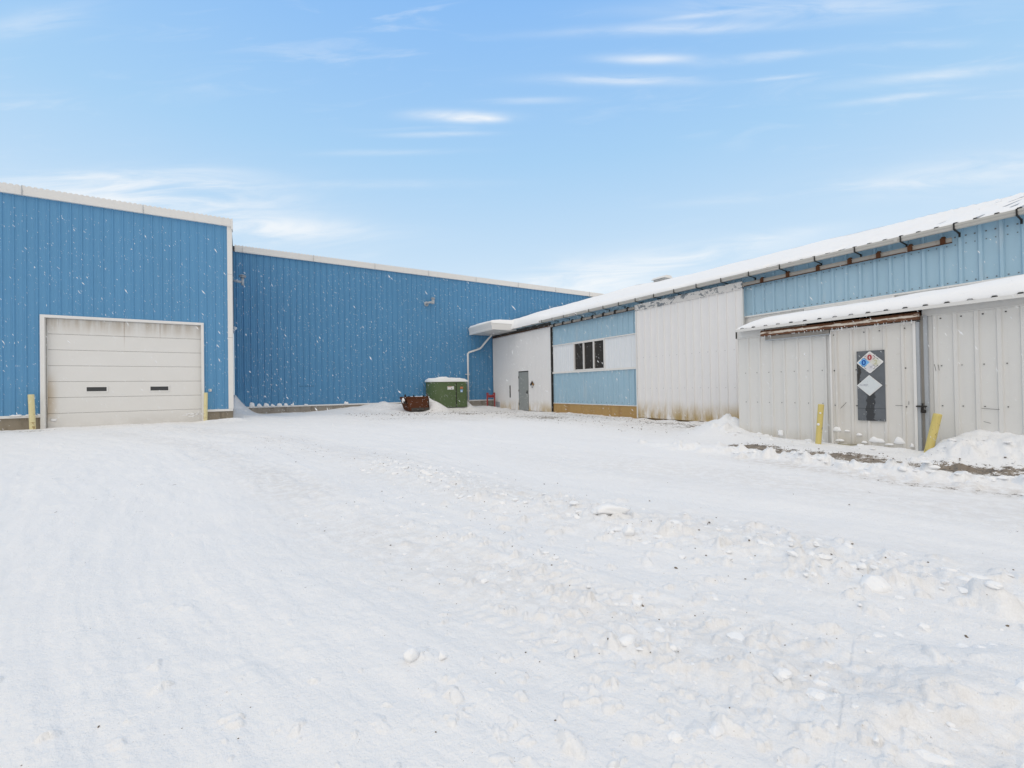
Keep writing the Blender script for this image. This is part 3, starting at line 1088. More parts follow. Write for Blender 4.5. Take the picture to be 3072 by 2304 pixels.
# ------------------------------------------------------------------ long blue building behind
B = thing('warehouse', (6, YB, 0), 'long darker blue ribbed metal warehouse set back behind the green dumpster', 'warehouse')
mb = MB()
pb_ = dict(pitch=0.2807, phase=-0.228, d=0.036, wb=0.06, wt=0.026, minors=2, md=0.006)
ribbed(mb, 'X', YB, -0.36, 36, 0.55, TOPZ, **pb_)
mb.face([(36, YB, 0), (36, 60, 0), (36, 60, TOPZ), (36, YB, TOPZ)])
for x0, x1, z in ((2.35, 3.05, 1.5),):
    mb.box(x0, x1, YB-0.012, YB, z, z+0.012, 1)
mb.build('wall', ['blue_b', 'navy'], B)
mb = MB()
mb.box(-0.36, 36, YB+0.0, YB+0.3, -0.4, 0.50)
mb.build('foundation', 'conc_b', B)
mb = MB()
mb.box(-0.33, 36, YB-0.06, YB+0.02, 0.50, 0.565)
mb.build('base_flashing', 'trim', B, bevel=0.006)
fascia(B, -0.30, 36, YB)
mb = MB()
mb.face([(-0.36, YB-0.02, FASZ-0.03), (36, YB-0.02, FASZ-0.03), (36, 60, FASZ-0.03), (-0.36, 60, FASZ-0.03)])
mb.build('roof', 'roofmetal', B)
mb = MB()
mb.tube([(9.02, YB-0.03, 6.17), (9.02, YB-0.05, 6.17)], 0.14, 14)
mb.tube([(9.02, YB-0.02, 6.17), (9.02, YB-0.28, 6.19), (9.12, YB-0.36, 6.21), (9.30, YB-0.36, 6.23)], 0.062, 10)
mb.tube([(9.30, YB-0.36, 6.14), (9.30, YB-0.36, 6.42)], 0.085, 12)
vp = mb.build('exhaust_pipe', 'galv', B, smooth=True)
mb = MB()
mb.tube([(9.30, YB-0.36, 6.42), (9.30, YB-0.36, 6.46)], 0.12, 14)
mb.tube([(9.30, YB-0.36, 6.48), (9.30, YB-0.36, 6.52)], [0.12, 0.05], 14)
mb.tube([(9.30, YB-0.36, 6.40), (9.30, YB-0.36, 6.5)], 0.05, 8)
mb.build('pipe_cap', 'galv', vp)

# ------------------------------------------------------------------ low building on the right
ROOFM, XE, ZE, XR = 0.307, 13.08, 4.625, 23.3
YC0, YC1 = -14.0, 23.96


def roofz(x):
    return ZE+ROOFM*(np.minimum(x, 2*XR-x)-XE)


D = thing('warehouse', (XC, 12, 0), 'long low faded light blue and white sheet metal warehouse on the right, snowy roof', 'warehouse')
pc_ = dict(pitch=0.305, phase=7.574, d=0.045, wb=0.095, wt=0.05, minors=0)
mb = MB()
# upper blue band, full length
ribbed(mb, 'Y', XC, YC0, 17.90, 3.37, 4.72, **pc_)
ribbed(mb, 'Y', XC, 17.90, YC1, 4.30, 4.72, **pc_)
# lower blue band in the window bay
ribbed(mb, 'Y', XC, 12.1, 17.90, 0.47, 1.94, **pc_)
ys = [7.574-0.305*k+s_ for k in range(0, 32) for s_ in (0.085, -0.085)]
screws(mb, XC, ys, 3.43, 1, 0.009)
screws(mb, XC, [y for y in ys if y < 7.8], 4.25, 1, 0.008)
screws(mb, XC, [y for y in ys if y < 3.2], 4.42, 1)
ys = [12.43+0.312*k+0.085 for k in range(17)]
screws(mb, XC, ys, 0.56, 1)
mb.build('blue_wall', ['lblue', 'screw'], D)
pw_ = dict(pitch=0.305, phase=7.574+0.15, d=0.02, wb=0.05, wt=0.03, minors=1, md=0.008)
for a_, b_2, z_a, m_a in ((12.1, 14.10, 2.02, 'white_band'), (16.20, 17.90, 2.02, 'white_band'), (YC0, 4.15, 2.0, 'shed'), (6.15, 8.2, 2.0, 'shed')):
    mb = MB()
    ribbed(mb, 'Y', XC, a_, b_2, z_a, 3.34, **pw_)
    mb.build('white_wall_band', m_a, D)
mb = MB()
ribbed(mb, 'Y', XC, YC0, 8.2, 0.0, 2.0, **pw_)
mb.build('lower_wall', 'shed', D)
mb = MB()
mb.box(XC-0.055, XC+0.01, YC0, 17.86, 3.335, 3.375)
mb.box(XC-0.06, XC+0.01, 12.1, 17.86, 1.935, 2.02)
mb.box(XC-0.045, XC+0.01, 12.1, 17.86, 0.44, 0.475)
mb.build('wall_trim', 'trim', D, bevel=0.005)
mb = MB()
mb.box(XC-0.02, XC+0.25, YC0, 17.9, -0.4, 0.44)
mb.build('foundation', 'conc_c', D)
mb = MB()
mb.box(XC-0.10, XC, 17.86, 17.93, -0.1, 4.45)
mb.build('dark_post', 'dark', D)


def window3(y0, y1, z0, z1):
    mb = MB()
    f = 0.05
    x0, x1 = XC-0.05, XC+0.06
    mb.box(x0, x1, y0, y1, z1-f, z1)
    mb.box(x0-0.02, x1, y0, y1, z0, z0+f)
    wd = (y1-y0-4*f*1.2)/3
    y = y0
    panes = []
    for k in range(4):
        mb.box(x0, x1, y, y+f*1.2, z0+f, z1-f)
        if k < 3:
            panes.append((y+f*1.2, y+f*1.2+wd))
        y += f*1.2+wd
    wob = mb.build('window', 'trim', D, bevel=0.005)
    for a, b in panes:
        mb = MB()
        mb.box(XC+0.02, XC+0.03, a, b, z0+f, z1-f)
        mb.build('pane', 'glass', wob)
    return wob


window3(14.10, 16.20, 2.02, 3.335)
window3(4.15, 6.15, 2.0, 3.335)
# corrugated white end panel with the grey personnel door
mb = MB()
pp_ = dict(pitch=0.13, phase=18.0, d=0.014, wb=0.075, wt=0.03)
ribbed(mb, 'Y', XC-0.06, 17.95, 20.05, 0.0, 4.30, **pp_)
ribbed(mb, 'Y', XC-0.06, 20.05, 21.08, 2.19, 4.30, **pp_)
ribbed(mb, 'Y', XC-0.06, 21.08, YC1, 0.0, 4.30, **pp_)
mb.box(XC-0.09, XC, YC1-0.02, YC1+0.02, 0.0, 4.36)
mb.box(XC-0.085, XC-0.02, 17.95, YC1, 4.30, 4.36)
for k in range(22):
    y = 18.05+k*0.27
    mb.box(XC-0.088, XC-0.08, y, y+0.2, 4.318, 4.328, 1)
mb.box(XC-0.095, XC-0.06, 21.965, 22.03, 0.70, 1.40, 2)
mb.box(XC-0.082, XC-0.06, 23.25, 23.85, 0.0, 0.42, 3)
mb.build('white_end_panel', ['white_panel', 'dark', 'black', 'galv'], D)
mb = MB()
mb.box(XC-0.075, XC-0.02, 20.09, 21.04, 0.0, 2.13)
mb.box(XC-0.05, XC-0.02, 20.05, 21.08, 2.13, 2.19, 1)
mb.box(XC-0.05, XC-0.02, 20.05, 20.09, 0.0, 2.13, 1)
mb.box(XC-0.05, XC-0.02, 21.04, 21.08, 0.0, 2.13, 1)
for z in (0.3, 1.05, 1.8):
    mb.box(XC-0.09, XC-0.07, 21.0, 21.06, z, z+0.11, 1)
dr = mb.build('personnel_door', ['greydoor', 'dark'], D, bevel=0.004)
mb = MB()
mb.tube([(XC-0.13, 20.18, 1.0), (XC-0.07, 20.18, 1.0)], 0.03, 8)
mb.box(XC-0.082, XC-0.07, 20.14, 20.22, 0.92, 1.1)
mb.build('door_handle', 'dark', dr)
mb = MB()
mb.box(XC-0.16, XC+0.02, 17.95, YC1, 4.365, 4.40, 1)
mb.box(XC-0.10, XC+0.01, 17.95, YC1, 4.40, 4.68)
mb.build('dark_header', ['darkfascia', 'rust'], D)

# big white sliding door
XD = 13.27
mb = MB()
pd_ = dict(pitch=0.3078, phase=8.085, d=0.038, wb=0.075, wt=0.035)
ribbed(mb, 'Y', XD, 7.86, 12.17, 0.02, 4.22, **pd_)
mb.box(XD+0.002, XD+0.06, 7.86, 12.17, 0.02, 4.44, 0)
mb.box(XD-0.03, XD+0.05, 12.15, 12.20, 0.0, 4.22, 2)
mb.box(XD-0.03, XD+0.05, 7.82, 7.87, 0.0, 4.22, 2)
mb.box(XD-0.045, XD+0.0, 7.82, 12.20, 4.215, 4.455, 1)
for z in (0.12, 1.15, 2.35):
    for k in range(14):
        y = 8.085+0.3078*k
        mb.box(XD-0.006, XD+0.002, y+0.05, y+0.064, z, z+0.014, 3)
mb.build('sliding_door', ['white_door', 'peel', 'trim', 'screw'], D)
# door track either side of the sliding door
for a, b in ((12.25, 17.85), (3.10, 7.82)):
    mb = MB()
    mb.box(XC-0.17, XC-0.13, a, b, 4.295, 4.385)
    mb.box(XC-0.19, XC-0.13, a, b, 4.385, 4.397)
    mb.box(XC-0.19, XC-0.13, a, b, 4.284, 4.295, 1)
    tr = mb.build('door_track', ['track', 'rust'], D)
    hs = [7.215, 6.483, 5.715, 4.989, 4.392, 3.799, 3.238] if a < 10 else list(np.linspace(12.6, 17.5, 8))
    for y in hs:
        mb = MB()
        mb.box(XC-0.215, XC-0.165, y-0.04, y+0.04, 4.29, 4.405)
        mb.box(XC-0.20, XC, y-0.045, y+0.045, 4.405, 4.42)
        mb.box(XC-0.18, XC-0.10, y-0.03, y+0.03, 4.42, 4.45)
        mb.build('track_hanger', 'rust' if a < 10 else 'dark', tr)
# roof sheet
mb = MB()
pr = profile(YC0, YC1, 0.305, 7.574, 0.035, 0.09, 0.05)
k = len(mb.v)
for u, d in pr:
    for x in (XE, XR, 2*XR-XE):
        mb.v.append((x, u, float(roofz(x))+d))
for i in range(len(pr)-1):
    for j in range(2):
        a = k+3*i+j
        mb.f.append((a, a+1, a+4, a+3))
        mb.mi.append(0)
for kk in range(-60, 55):
    y = 7.574+kk*0.305
    if YC0 < y < YC1-0.1:
        mb.prism([(XE-0.012, y-0.045, ZE-0.008), (XE-0.012, y+0.045, ZE-0.008), (XE-0.012, y+0.027, ZE+0.034), (XE-0.012, y-0.027, ZE+0.034)], (0.03, 0, 0), 1)
mb.box(XE+0.02, XC, YC0, YC1, ZE-0.045, ZE-0.012, 2)
# gable end walls and back wall close the volume
zr = float(roofz(XR))
mb.face([(XC, YC0, 0), (2*XR-XC, YC0, 0), (2*XR-XC, YC0, ZE), (XR, YC0, zr-0.05), (XC, YC0, ZE)], 2)
mb.face([(2*XR-XC, YC0, 0), (2*XR-XC, YC1, 0), (2*XR-XC, YC1, ZE), (2*XR-XC, YC0, ZE)], 2)
mb.build('roof', ['roofmetal', 'black', 'lblue'], D)
# gutter with strap brackets
XG = 13.00
mb = MB()


def gz(y):
    return 4.49+0.0045*y


y = YC0
while y < 21.35:
    y1 = min(y+3.6, 21.35)
    sec = [(XG+0.09, 0.0), (XG+0.02, 0.0), (XG+0.008, 0.02), (XG+0.008, 0.055), (XG-0.008, 0.07), (XG-0.008, 0.112), (XG+0.004, 0.112), (XG+0.004, 0.075), (XG+0.02, 0.06), (XG+0.02, 0.025), (XG+0.028, 0.01), (XG+0.09, 0.01)]
    P0 = [(x, y, gz(y)+z) for x, z in sec]
    mb.prism(P0, (0, y1-y-0.004, gz(y1)-gz(y)))
    mb.box(XG-0.012, XG+0.02, y1-0.05, y1+0.02, gz(y1)+0.01, gz(y1)+0.114)
    y = y1
gt = mb.build('gutter', 'gutter', D)
proto = None
for kk in range(-14, 22):
    y = 2.106+0.895*kk
    if y > 21.2:
        break
    if proto is None:
        mb = MB()
        y_ = y
        z_ = gz(y)
        mb.box(XG-0.018, XG-0.006, y_-0.013, y_+0.013, z_-0.008, z_+0.122)
        mb.prism([(XG-0.018, y_-0.016, z_-0.012), (XG-0.006, y_-0.016, z_-0.001), (XC-0.06, y_-0.016, z_-0.02), (XC-0.06, y_-0.016, z_-0.035)], (0, 0.032, 0))
        mb.box(XC-0.065, XC-0.045, y_-0.016, y_+0.016, z_-0.11, z_-0.015)
        proto = mb.build('gutter_bracket', 'dark', gt)
        y0p = y
    else:
        o = proto.copy()
        COL.objects.link(o)
        o.parent = gt
        o.location = (0, y-y0p, gz(y)-gz(y0p))
# canopy in the corner with its soffit
mb = MB()
cx, cy0, cy1 = 11.72, 21.15, YB-0.06
sec = [(cx, 4.50), (cx-0.02, 4.58), (cx+0.01, 4.60), (cx-0.06, 4.88), (cx-0.06, 4.92), (cx+0.04, 4.92), (cx+0.04, 4.50)]
mb.prism([(x, cy0, z) for x, z in sec], (0, cy1-cy0, 0))
mb.box(cx+0.04, XC-0.02, cy0, cy0+0.04, 4.52, 4.88)
mb.box(cx+0.04, XC-0.02, cy0+0.04, cy1, 4.53, 4.56, 1)
mb.face([(cx, cy0, 4.87), (XC-0.1, cy0, 4.92), (XC-0.1, cy1, 4.92), (cx, cy1, 4.87)], 1)
mb.build('corner_canopy', ['trim', 'soffit'], D)
mb = MB()
yp = YB-0.10
mb.tube([(12.82, yp-0.75, 4.54), (12.80, yp-0.72, 4.42), (12.74, yp-0.55, 4.30), (12.42, yp-0.05, 3.72), (12.30, yp, 3.66), (11.66, yp, 3.45), (11.58, yp, 3.36), (11.57, yp, 0.38)], 0.055, 10)
for z in (1.1, 2.1):
    mb.box(11.42, 11.70, yp-0.01, YB-0.02, z, z+0.04)
mb.build('downspout', 'trim', D, smooth=True)
# ridge ventilator
mb = MB()
vx, vy, vz = XR-0.2, 18.95, zr+0.24
mb.prism([(vx-0.30, vy-0.42, vz-0.3), (vx+0.30, vy-0.42, vz-0.3), (vx+0.30, vy-0.42, vz+0.10), (vx-0.30, vy-0.42, vz+0.10)], (0, 0.84, 0), 1)
mb.prism([(vx-0.45, vy-0.52, vz+0.10), (vx+0.45, vy-0.52, vz+0.10), (vx+0.22, vy-0.52, vz+0.27), (vx-0.22, vy-0.52, vz+0.27)], (0, 1.04, 0), 0)
for q_ in range(3):
    mb.prism([(vx-0.36, vy-0.40, vz-0.14+q_*0.08), (vx-0.30, vy-0.40, vz-0.10+q_*0.08), (vx-0.30, vy-0.40, vz-0.115+q_*0.08), (vx-0.36, vy-0.40, vz-0.155+q_*0.08)], (0, 0.8, 0), 0)
mb.build('roof_ventilator', ['trim', 'galv'], D)

# ------------------------------------------------------------------ roof snow
YS = np.arange(-13.9, YC1-0.02, 0.06)
fr = np.concatenate([[0, .004, .012, .03, .06, .10, .15, .21, .28, .36, .46, .6, .8], np.linspace(1.05, XR-XE+0.15, 34)])


def roof_snow():
    lip = 0.02+0.07*sm(16.5, 19, YS)+0.05*np.clip(fbm(YS*0.8, YS*0+3.3, 3, 90), -.5, 1)*sm(5, 9, YS)
    lip = np.where(YS < 7, -0.05+0.03*fbm(YS*1.7, YS*0, 3, 91), lip)
    base_t = np.interp(YS, [-14, 1, 4, 6, 9, 12, 16, 18.5, 20.5, 21.3, 22.5, 24],
                       [0.05, 0.045, 0.05, 0.10, 0.17, 0.19, 0.26, 0.33, 0.46, 0.50, 0.46, 0.42])
    X = (XE-lip)[None, :]+fr[:, None]*np.ones_like(YS)[None, :]
    X = np.minimum(X, XR+0.1)
    Y = np.ones_like(fr)[:, None]*YS[None, :]
    t = base_t[None, :]*(1+0.25*fbm(X*0.5, Y*0.35, 3, 93))+0.02*fbm(X*2.2, Y*1.2, 3, 94)
    thin = 1-sm(0.08, 0.16, t)
    rib = np.clip(1.6-np.abs(((Y-7.574+0.1525) % 0.305)-0.1525)/0.03, 0, 1)
    streak = fbm(X*0.55, Y*3.0, 3, 95)
    t = t+thin*(0.04*rib*(0.5+0.5*sm(-0.3, 0.2, streak))-0.10*rib*sm(0.05, 0.25, streak)-0.03*sm(0.25, 0.5, fbm(X*0.9, Y*2.0, 3, 96)))
    edge = 0.05+0.55*t
    s = np.clip(fr[:, None]/edge, 0, 1)
    t = t*np.sqrt(1-(1-s)**2+1e-9)
    Z = np.maximum(roofz(np.maximum(X, XE-0.0)), ZE)+t-0.004
    # lower lip droops over the gutter where the load has slid
    Z[0] = np.minimum(Z[0], ZE-0.02+0*Z[0])-0.015*sm(17, 19, YS)
    mb = MB()
    mb.grid(np.stack([X, Y, Z], -1))
    P2 = np.stack([2*XR-X, Y, Z], -1)
    mb.grid(P2[:, ::-1])
    o = mb.build('roof_snow', 'snow', None, smooth=True)
    tag(o, kind='stuff', label='snow lying on the long low roof above the gutter')


roof_snow()


def canopy_snow():
    xs = np.array([0, .01, .03, .07, .13, .2, .3, .45, .65, .9, 1.2, 1.5, 1.75])+cx-0.03
    ys = np.arange(cy0-0.02, cy1, 0.07)
    X, Y = np.meshgrid(xs, ys, indexing='ij')
    t = 0.15+0.06*fbm(X*1.2, Y*1.2, 3, 97)
    s = np.clip((X-xs[0])/0.22, 0, 1)*1.0
    e = np.clip((Y-ys[0])/0.25, 0, 1)
    t = t*np.sqrt(1-(1-s)**2+1e-9)*np.sqrt(1-(1-e)**2+1e-9)
    Z = 4.92+0.06*(X-cx)+t
    Z[0] = 4.91
    Z[:, 0] = np.minimum(Z[:, 0], 4.87)
    mb = MB()
    mb.grid(np.stack([X, Y, Z], -1)[:, ::-1])
    o = mb.build('canopy_snow', 'snow', None, smooth=True)
    tag(o, kind='stuff', label='snow heaped on the small corner canopy')


canopy_snow()

# ------------------------------------------------------------------ shed on the right
S = thing('shed', (XS, 4, 0), 'grey white ribbed lean-to shed at the right edge with snow on its roof', 'shed')
YS1 = 6.22
ps_ = dict(pitch=0.2725, phase=5.971, d=0.024, wb=0.065, wt=0.035)
ps2 = dict(pitch=0.254, phase=2.647, d=0.026, wb=0.075, wt=0.045)
mb = MB()
ribbed(mb, 'Y', XS, 4.0, YS1, 0.0, 2.36, **ps_)
ribbed(mb, 'Y', XS, -8.0, 2.76, 0.0, 2.42, **ps2)
mb.box(XS+0.005, XS+0.03, 2.76, 4.0, 0.0, 2.42)
mb.face([(XS, YS1, 0), (XC, YS1, 0), (XC, YS1, 3.0), (XS, YS1, 2.5)])
mb.face([(XS, -8, 0), (XC, -8, 0), (XC, -8, 3.0), (XS, -8, 2.5)])
for z in (0.83, 1.52):
    ysl = [5.971+0.07-0.2725*k for k in range(8)]
    screws(mb, XS, ysl, z, 1, 0.006)
    ysl = [2.647-0.075-0.254*k for k in range(8)]
    screws(mb, XS, ysl, z, 1, 0.007)
screws(mb, XS, [2.647-0.075-0.254*k for k in range(8)], 2.34, 1, 0.009)
for a, b, c, d in ((2.10, 0.80, 1.90, 0.785), (2.08, 0.585, 2.0, 0.56), (2.66, 1.55, 2.64, 1.43), (2.61, 1.54, 2.60, 1.44)):
    mb.tube([(XS-0.028, a, b), (XS-0.026, c, d)], 0.003, 5, 1)
mb.build('wall', ['shed', 'black'], S)


def shedroof(x):
    return 2.555+0.125*(x-10.05)


mb = MB()
pr = profile(-8, 6.13, 0.2725, 5.971, 0.03, 0.08, 0.045)
for u, d in pr:
    for x in (10.05, XC-0.01):
        mb.v.append((x, u, float(shedroof(x))+d))
for i in range(len(pr)-1):
    a = 2*i
    mb.f.append((a, a+1, a+3, a+2))
    mb.mi.append(0)
for kk in range(-50, 5):
    y = 5.971+kk*0.2725
    if -8 < y < 6.08 and random.random() < 0.6:
        mb.prism([(10.042, y-0.04, 2.558), (10.042, y+0.04, 2.558), (10.042, y+0.022, 2.573), (10.042, y-0.022, 2.573)], (0.03, 0, 0), 1)
mb.box(10.06, XS, -8, 6.12, 2.525, 2.548, 0)
mb.build('roof', ['roofmetal', 'black'], S)
mb = MB()
mb.box(10.035, 10.06, -8, 6.13, 2.50, 2.556)
mb.box(10.245, 10.29, 5.56, YS1-0.01, 2.37, 2.525)
mb.box(10.235, 10.30, 5.56, YS1-0.01, 2.36, 2.375)
mb.box(10.245, 10.29, -8, 2.80, 2.42, 2.525)
mb.box(10.235, 10.30, -8, 2.80, 2.405, 2.42)
mb.box(10.225, 10.30, YS1-0.012, YS1+0.012, 2.36, 2.53, 1)
mb.build('fascia', ['shed', 'dark'], S)
mb = MB()
mb.prism([(10.09, 2.82, 2.345), (10.24, 2.82, 2.345), (10.24, 2.82, 2.475), (10.12, 2.82, 2.475), (10.09, 2.82, 2.44)], (0, 2.74, 0))
mb.build('track_cover', 'rustbeam', S)
mb = MB()
mb.box(10.18, 10.29, 4.2, 5.50, 2.26, 2.34)
mb.box(10.17, 10.29, 4.2, 5.50, 2.24, 2.26, 1)
mb.build('door_track', ['track', 'galv'], S)
mb = MB()
for k in range(46):
    y = 2.9+2.6*rng.random()
    l = 0.02+0.06*rng.random()**2
    mb.tube([(10.095, y, 2.347), (10.096, y, 2.347-l)], [0.007, 0.001], 5)
ic = mb.build('icicles', 'ice', S)
tag(ic, kind='stuff')
mb = MB()
XSD = 10.21
ribbed(mb, 'Y', XSD, 2.90, 4.19, 0.04, 2.31, 0.2615, 3.849, d=0.022, wb=0.065, wt=0.035)
mb.box(XSD+0.003, XSD+0.05, 2.89, 4.20, 0.03, 2.33)
mb.box(XSD-0.03, XSD+0.05, 4.185, 4.215, 0.02, 2.33, 1)
mb.box(XSD-0.03, XSD+0.05, 2.875, 2.915, 0.02, 2.33, 1)
mb.box(XSD-0.024, XSD+0.05, 2.83, 2.873, 0.02, 2.31, 2)
mb.box(XSD-0.03, XSD+0.05, 2.915, 4.185, 2.30, 2.33, 1)
for z in (0.80, 1.50):
    screws(mb, XSD, [4.15, 3.78, 3.52, 3.03], z, 3, 0.009)
screws(mb, XSD, [4.15, 3.64, 3.40, 3.03], 2.22, 3, 0.008)
for a, b, c, d in ((3.95, 0.86, 4.05, 0.74), (3.18, 0.82, 3.08, 0.82), (2.99, 0.90, 2.99, 0.84)):
    mb.tube([(XSD-0.025, a, b), (XSD-0.025, c, d)], 0.0035, 5, 3)
sdoor = mb.build('sliding_door', ['shed_door', 'trim', 'galv', 'black'], S)
mb = MB()
mb.box(XS-0.07, XS+0.0, 2.735, 2.785, 0.0, 2.42)
mb.box(XS-0.05, XS+0.0, 2.785, 2.83, 0.0, 2.42, 1)
mb.build('door_jamb', ['galv', 'track'], S)
mb = MB()
mb.box(XS-0.155, XS-0.11, 2.745, 2.885, 0.803, 0.828)
mb.box(XS-0.15, XS-0.11, 2.79, 2.81, 0.76, 0.87)
mb.tube([(XS-0.15, 2.76, 0.80), (XS-0.15, 2.76, 0.745)], 0.008, 6)
mb.tube([(XS-0.15, 2.81, 0.80), (XS-0.15, 2.81, 0.745)], 0.008, 6)
mb.box(XS-0.165, XS-0.135, 2.75, 2.82, 0.70, 0.76)
mb.build('padlock', 'dark', S, bevel=0.004)
mb = MB()
mb.box(XSD-0.06, XS, 2.95, 4.1, -0.05, 0.035)
mb.build('door_sill', 'sill', S)


def shed_snow():
    xs = np.concatenate([[0, .004, .012, .03, .06, .1, .16, .24, .35, .5], np.linspace(.7, XC-10.07, 12)])+10.075
    ys = 6.12-np.concatenate([[0, .01, .03, .06, .1, .15, .2, .26, .33, .4, .5, .6, .7], np.arange(0.78, 14, 0.06)])
    X, Y = np.meshgrid(xs, ys, indexing='ij')
    t = 0.24+0.05*fbm(X*0.9, Y*0.7, 3, 101)+0.08*sm(4, 0, Y)
    s = np.clip((X-xs[0])/0.95, 0, 1)
    f = 0.30*np.clip((X-xs[0])/0.10, 0, 1)**0.5+0.70*np.sqrt(1-(1-s)**2+1e-9)
    e = np.clip((ys[0]-Y)/0.75, 0, 1)
    g = np.sqrt(1-(1-e)**2+1e-9)
    front = 0.012*fbm(X*0, Y*5, 3, 103)
    Z = shedroof(X)+0.012+t*f*g+front*(s < 0.2)
    Z[0] = shedroof(X[0])-0.004+0.02*np.clip(fbm(X[0]*0, Y[0]*4, 3, 105), -1, 1)
    mb = MB()
    mb.grid(np.stack([X, Y, Z], -1))
    o = mb.build('shed_roof_snow', 'snow', None, smooth=True)
    tag(o, kind='stuff', label='smooth deep snow on the lean-to shed roof')


shed_snow()


# ------------------------------------------------------------------ signs
def text_mesh(txt, size, name, m, parent, x, yc, zc, bold=0.0, depth=0.002):
    """flat lettering in the plane X=x, read from -X"""
    cu = bpy.data.curves.new('lettering', 'FONT')
    cu.body = txt
    cu.size = size
    cu.align_x = 'CENTER'
    cu.align_y = 'CENTER'
    cu.extrude = depth
    cu.offset = bold
    ob = bpy.data.objects.new('lettering', cu)
    COL.objects.link(ob)
    me = bpy.data.meshes.new_from_object(ob.evaluated_get(bpy.context.evaluated_depsgraph_get()))
    bpy.data.objects.remove(ob)
    o0 = parent_origin(parent)
    co = np.empty(len(me.vertices)*3)
    me.vertices.foreach_get('co', co)
    co = co.reshape(-1, 3)
    cx_ = (co[:, 0].min()+co[:, 0].max())/2
    cy_ = (co[:, 1].min()+co[:, 1].max())/2
    new = np.stack([x-co[:, 2]-o0[0], yc-(co[:, 0]-cx_)-o0[1], zc+(co[:, 1]-cy_)-o0[2]], -1)
    me.vertices.foreach_set('co', new.ravel())
    me.materials.clear()
    me.materials.append(MAT[m])
    me.update()
    me.name = name
    o = bpy.data.objects.new(name, me)
    COL.objects.link(o)
    o.parent = parent
    return o


def diamond(mb, x, yc, zc, r, th=0.003, rz=None, mi=0, cut=0.0):
    rz = rz or r
    if cut:
        pts = []
        for k in range(4):
            a = math.pi/2*k
            for q in (-1, 1):
                u = math.cos(a)*(1-cut)-q*cut*math.sin(a)
                v = math.sin(a)*(1-cut)+q*cut*math.cos(a)
                pts.append((x, yc+r*u, zc+rz*v))
    else:
        pts = [(x, yc+r*u, zc+rz*v) for u, v in ((1, 0), (0, 1), (-1, 0), (0, -1))]
    mb.prism(pts, (th, 0, 0), mi)


bd = MB()
bd.box(XSD-0.035, XSD-0.028, 3.322, 3.757, 0.52, 1.855)
bd.box(XSD-0.036, XSD-0.0345, 3.322, 3.757, 0.752, 0.758, 1)
for y, z in ((3.74, 0.54), (3.34, 0.54), (3.34, 1.84), (3.74, 1.84), (3.40, 0.55), (3.47, 0.53)):
    bd.box(XSD-0.04, XSD-0.034, y-0.006, y+0.006, z-0.006, z+0.006, 1)
bo = bd.build('sign_board', ['plate', 'black'], None)
tag(bo, 'tall scuffed dark grey board fixed to the shed sliding door behind two diamond placards', 'board')

PX0 = XSD-0.05
yc, zc, r_ = 3.543, 1.634, 0.205
P1 = thing('hazard_placard', (PX0, yc, zc), 'upper white diamond hazard placard with blue 0 and red 0 on the dark board', 'hazard sign')
mb = MB()
diamond(mb, PX0, yc, zc, r_+0.01, 0.006, cut=0.05)
mb.build('plate', 'label_white', P1)
mb = MB()
q = (r_-0.022)/2
for (u, v, mi) in ((1, 0, 0), (0, 1, 1), (-1, 0, 2), (0, -1, 3)):
    diamond(mb, PX0-0.002, yc+u*q, zc+v*q, q*0.97, 0.0015, mi=mi)
mb.build('coloured_quarters', ['q_blue', 'q_pink', 'q_yellow', 'q_white'], P1)
mb = MB()


def bar(mb, y0, z0, y1, z1, w_, x):
    d = Vector((0, y1-y0, z1-z0)).normalized()
    n = Vector((0, -d.z, d.y))*w_/2
    a, b = Vector((x, y0, z0)), Vector((x, y1, z1))
    mb.prism([a+n, b+n, b-n, a-n], (0.0012, 0, 0))


e = r_-0.02
for (a, b) in (((1, 0), (0, 1)), ((0, 1), (-1, 0)), ((-1, 0), (0, -1)), ((0, -1), (1, 0))):
    mb = MB()
    for t0, t1 in ((0.30, 0.46), (0.56, 0.72)):
        y0, z0 = a[0]*(1-t0)+b[0]*t0, a[1]*(1-t0)+b[1]*t0
        y1, z1 = a[0]*(1-t1)+b[0]*t1, a[1]*(1-t1)+b[1]*t1
        bar(mb, yc+y0*e, zc+z0*e, yc+y1*e, zc+z1*e, 0.007, PX0-0.0035)
    t0 = 0.5
    y0, z0 = (a[0]+b[0])/2, (a[1]+b[1])/2
    bar(mb, yc+y0*e*0.98, zc+z0*e*0.98, yc+y0*e*0.55, zc+z0*e*0.55, 0.005, PX0-0.0036)
    mb.build('black_line', 'black', P1)
text_mesh('0', 0.135, 'number', 'txt_red', P1, PX0-0.006, yc, zc+q*1.02, 0.003)
text_mesh('0', 0.135, 'number', 'txt_blue', P1, PX0-0.006, yc+q*1.02, zc, 0.003)
text_mesh('2', 0.12, 'number', 'txt_yel', P1, PX0-0.006, yc-q, zc, 0.001)
text_mesh('X', 0.07, 'letter', 'txt_grey', P1, PX0-0.006, yc-0.02, zc-q)

zc2, r2_ = 1.193, 0.20
P2 = thing('hazard_placard', (PX0, 3.557, zc2), 'lower white diamond placard with scuffed faded lettering on the dark board', 'hazard sign')
yc2 = 3.557
mb = MB()
diamond(mb, PX0, yc2, zc2, r2_, 0.006, cut=0.02)
mb.build('plate', 'label_white', P2)
mb = MB()
diamond(mb, PX0-0.002, yc2, zc2, r2_-0.016, 0.0015)
mb.build('scuffed_face', 'scuff', P2)
text_mesh('N.HCF', 0.045, 'lettering', 'txt_grey', P2, PX0-0.005, yc2+0.085, zc2+0.012)

